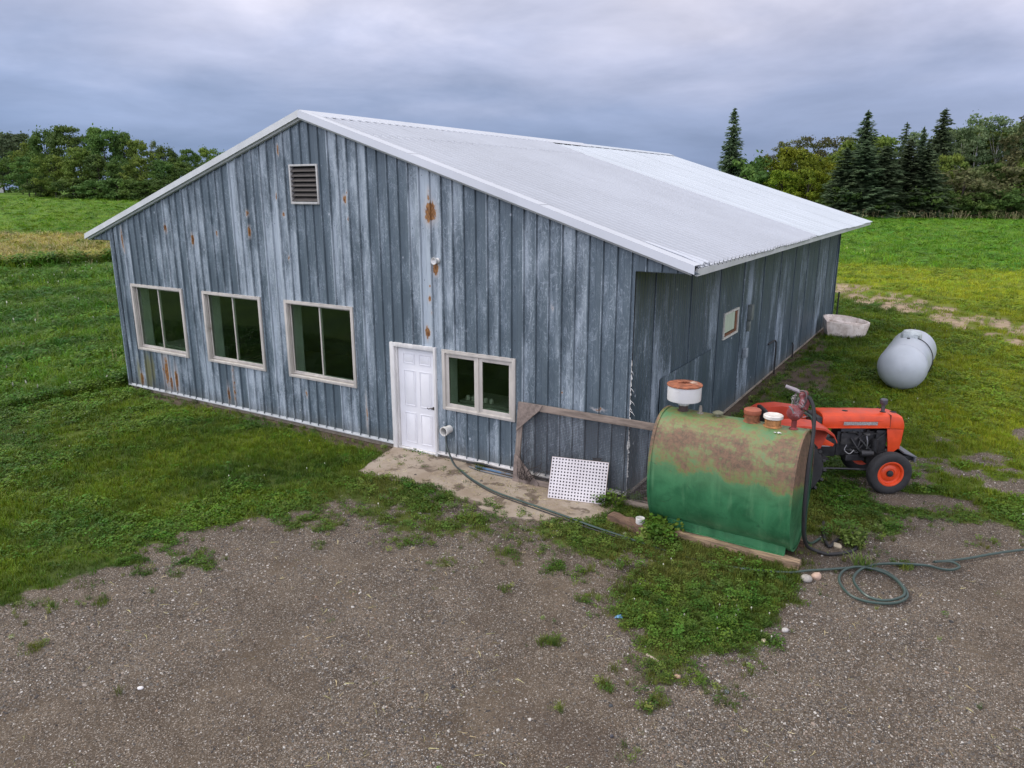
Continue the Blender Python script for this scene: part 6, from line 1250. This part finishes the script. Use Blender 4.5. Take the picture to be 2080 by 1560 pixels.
# gravel stones and straw bits
pep = make_protos('pebbles', [pebble(i) for i in range(6)]+[strand(1), strand(2)])
x, y, r_ = polar(.025, 5.2, 22); k_ = keep_visible(x, y); x, y, r_ = x[k_], y[k_], r_[k_]; mk = masks(x, y); sl = sdpoly(x, y, SLAB); fine = fbm(x*.8+2, y*.8, 4); k_ = (rng.random(len(x)) < (1-mk['g'])*(1-.8*mk['soil'])*(.22+1.0*sstep(fine, .38, .58))) & (sl < -.02); x, y, r_ = x[k_], y[k_], r_[k_]
n_ = len(x); idx = np.where(rng.random(n_) < .007, rng.integers(6, 8, n_), rng.integers(0, 6, n_)); sc = np.where(idx > 5, 1.0, np.exp(rng.normal(-.38, .38, n_)))*(r_/8)**.35; go_scatter('gravel', pep, x, y, sc, idx, tilt=.3)
# plant litter on the slab and along the wall
x = rng.uniform(9, 13.5, 2600); y = rng.uniform(-1.5, -.05, 2600); k_ = (fbm(x*2+5, y*2, 3) > .50); x, y = x[k_], y[k_]; P = np.stack([x, y, np.full(len(x), .024)], 1); scatter('leaf_litter', pep, P, np.stack([x*0, x*0, rng.random(len(x))*6.28], 1), np.full((len(x), 3), .55), rng.integers(6, 8, len(x)))
# taller weeds
wdp = make_protos('weeds', [tuft(41, 16, .16, .05, .010, B_WEED, .8), clover(42, 34, .14, .09, .018, B_WEED), tuft(43, 20, .22, .06, .011, B_GRASS, 1.0), clover(44, 44, .22, .12, .022, B_CLOV), tuft(45, 9, .12, .09, .008, B_WEED, 1.2)])
wx, wy, wi, ws = [], [], [], []
def wpatch(cx, cy, rad, n, kinds, s=1.0):
    for _ in range(n):
        a = rng.random()*6.28; q = rad*math.sqrt(rng.random()); wx.append(cx+q*math.cos(a)); wy.append(cy+q*math.sin(a)); wi.append(rng.choice(kinds)); ws.append(s*rng.uniform(.6, 1.25))
for (tx, ty, tr) in TUFTS: wpatch(tx, ty, tr*1.25, int(4+tr*34), (0, 1, 2, 4, 4), .42)
for _ in range(900):
    t_ = rng.random(); wpatch(-35.6+t_*9+rng.normal(0, .4), 8+t_*30+rng.normal(0, .4), .2, 1, (3, 2), 3.2)
wpatch(13.55, -.15, .28, 16, (2, 2, 0, 3), .9); wpatch(13.35, -.40, .12, 9, (3, 1, 2), .9); wpatch(14.55, -1.05, .22, 26, (3, 3, 1), .95); wpatch(10.75, -.12, .14, 8, (0, 2), .8); wpatch(16.75, .35, .30, 26, (0, 1, 3, 2), .85); wpatch(17.0, .9, .5, 40, (1, 2, 3), .6); wpatch(16.95, -.75+.9, .12, 12, (0, 1), 1.2); wpatch(17.15, -.40, .10, 6, (0,), 1.2); wpatch(13.75, -1.15, .4, 22, (0, 1), .5); wpatch(14.9, -1.7, .8, 90, (1, 3, 2), .5); wpatch(15.6, -2.7, .8, 110, (1, 3, 3), .5); wpatch(15.9, -1.7, .5, 40, (1, 3), .55)
for _ in range(90): wpatch(rng.uniform(.2, 8.6), -.10-rng.random()*.12, .05, 1, (0, 2, 1), .5)
for _ in range(160): wpatch(13.75+abs(rng.normal(0, .16)), rng.uniform(.8, 19), .05, 1, (0, 1, 2), .8)
for _ in range(120): wpatch(-.45+rng.normal(0, .1), rng.uniform(-3, .5), .12, 1, (2, 3), 1.0)
for _ in range(120): wpatch(-.2-abs(rng.normal(0, .3)), rng.uniform(-.4, 3), .15, 1, (2, 3), 1.5)
for _ in range(150): wpatch(rng.uniform(9.4, 14.2), -1.35-abs(rng.normal(0, .35)), .12, 1, (0, 1, 1, 3), .5)
cx_s = rng.uniform(7.5, 19, 16000); cy_s = rng.uniform(-9, 2.5, 16000); sdv = sdpoly(cx_s, cy_s, GRASS); pr_ = np.exp(-np.maximum(-sdv, 0)/.38)*.42*sstep(fbm(cx_s*1.6, cy_s*1.6, 3), .42, .62)+.004; kk = (sdv < .25) & (rng.random(16000) < pr_) & (sdpoly(cx_s, cy_s, SLAB) < -.05)
for a_, b_ in zip(cx_s[kk], cy_s[kk]): wx.append(a_); wy.append(b_); wi.append(rng.choice((0, 1, 2, 4, 4))); ws.append(rng.uniform(.22, .55))
wx, wy = np.array(wx), np.array(wy); go_scatter('weeds', wdp, wx, wy, np.array(ws), np.array(wi))
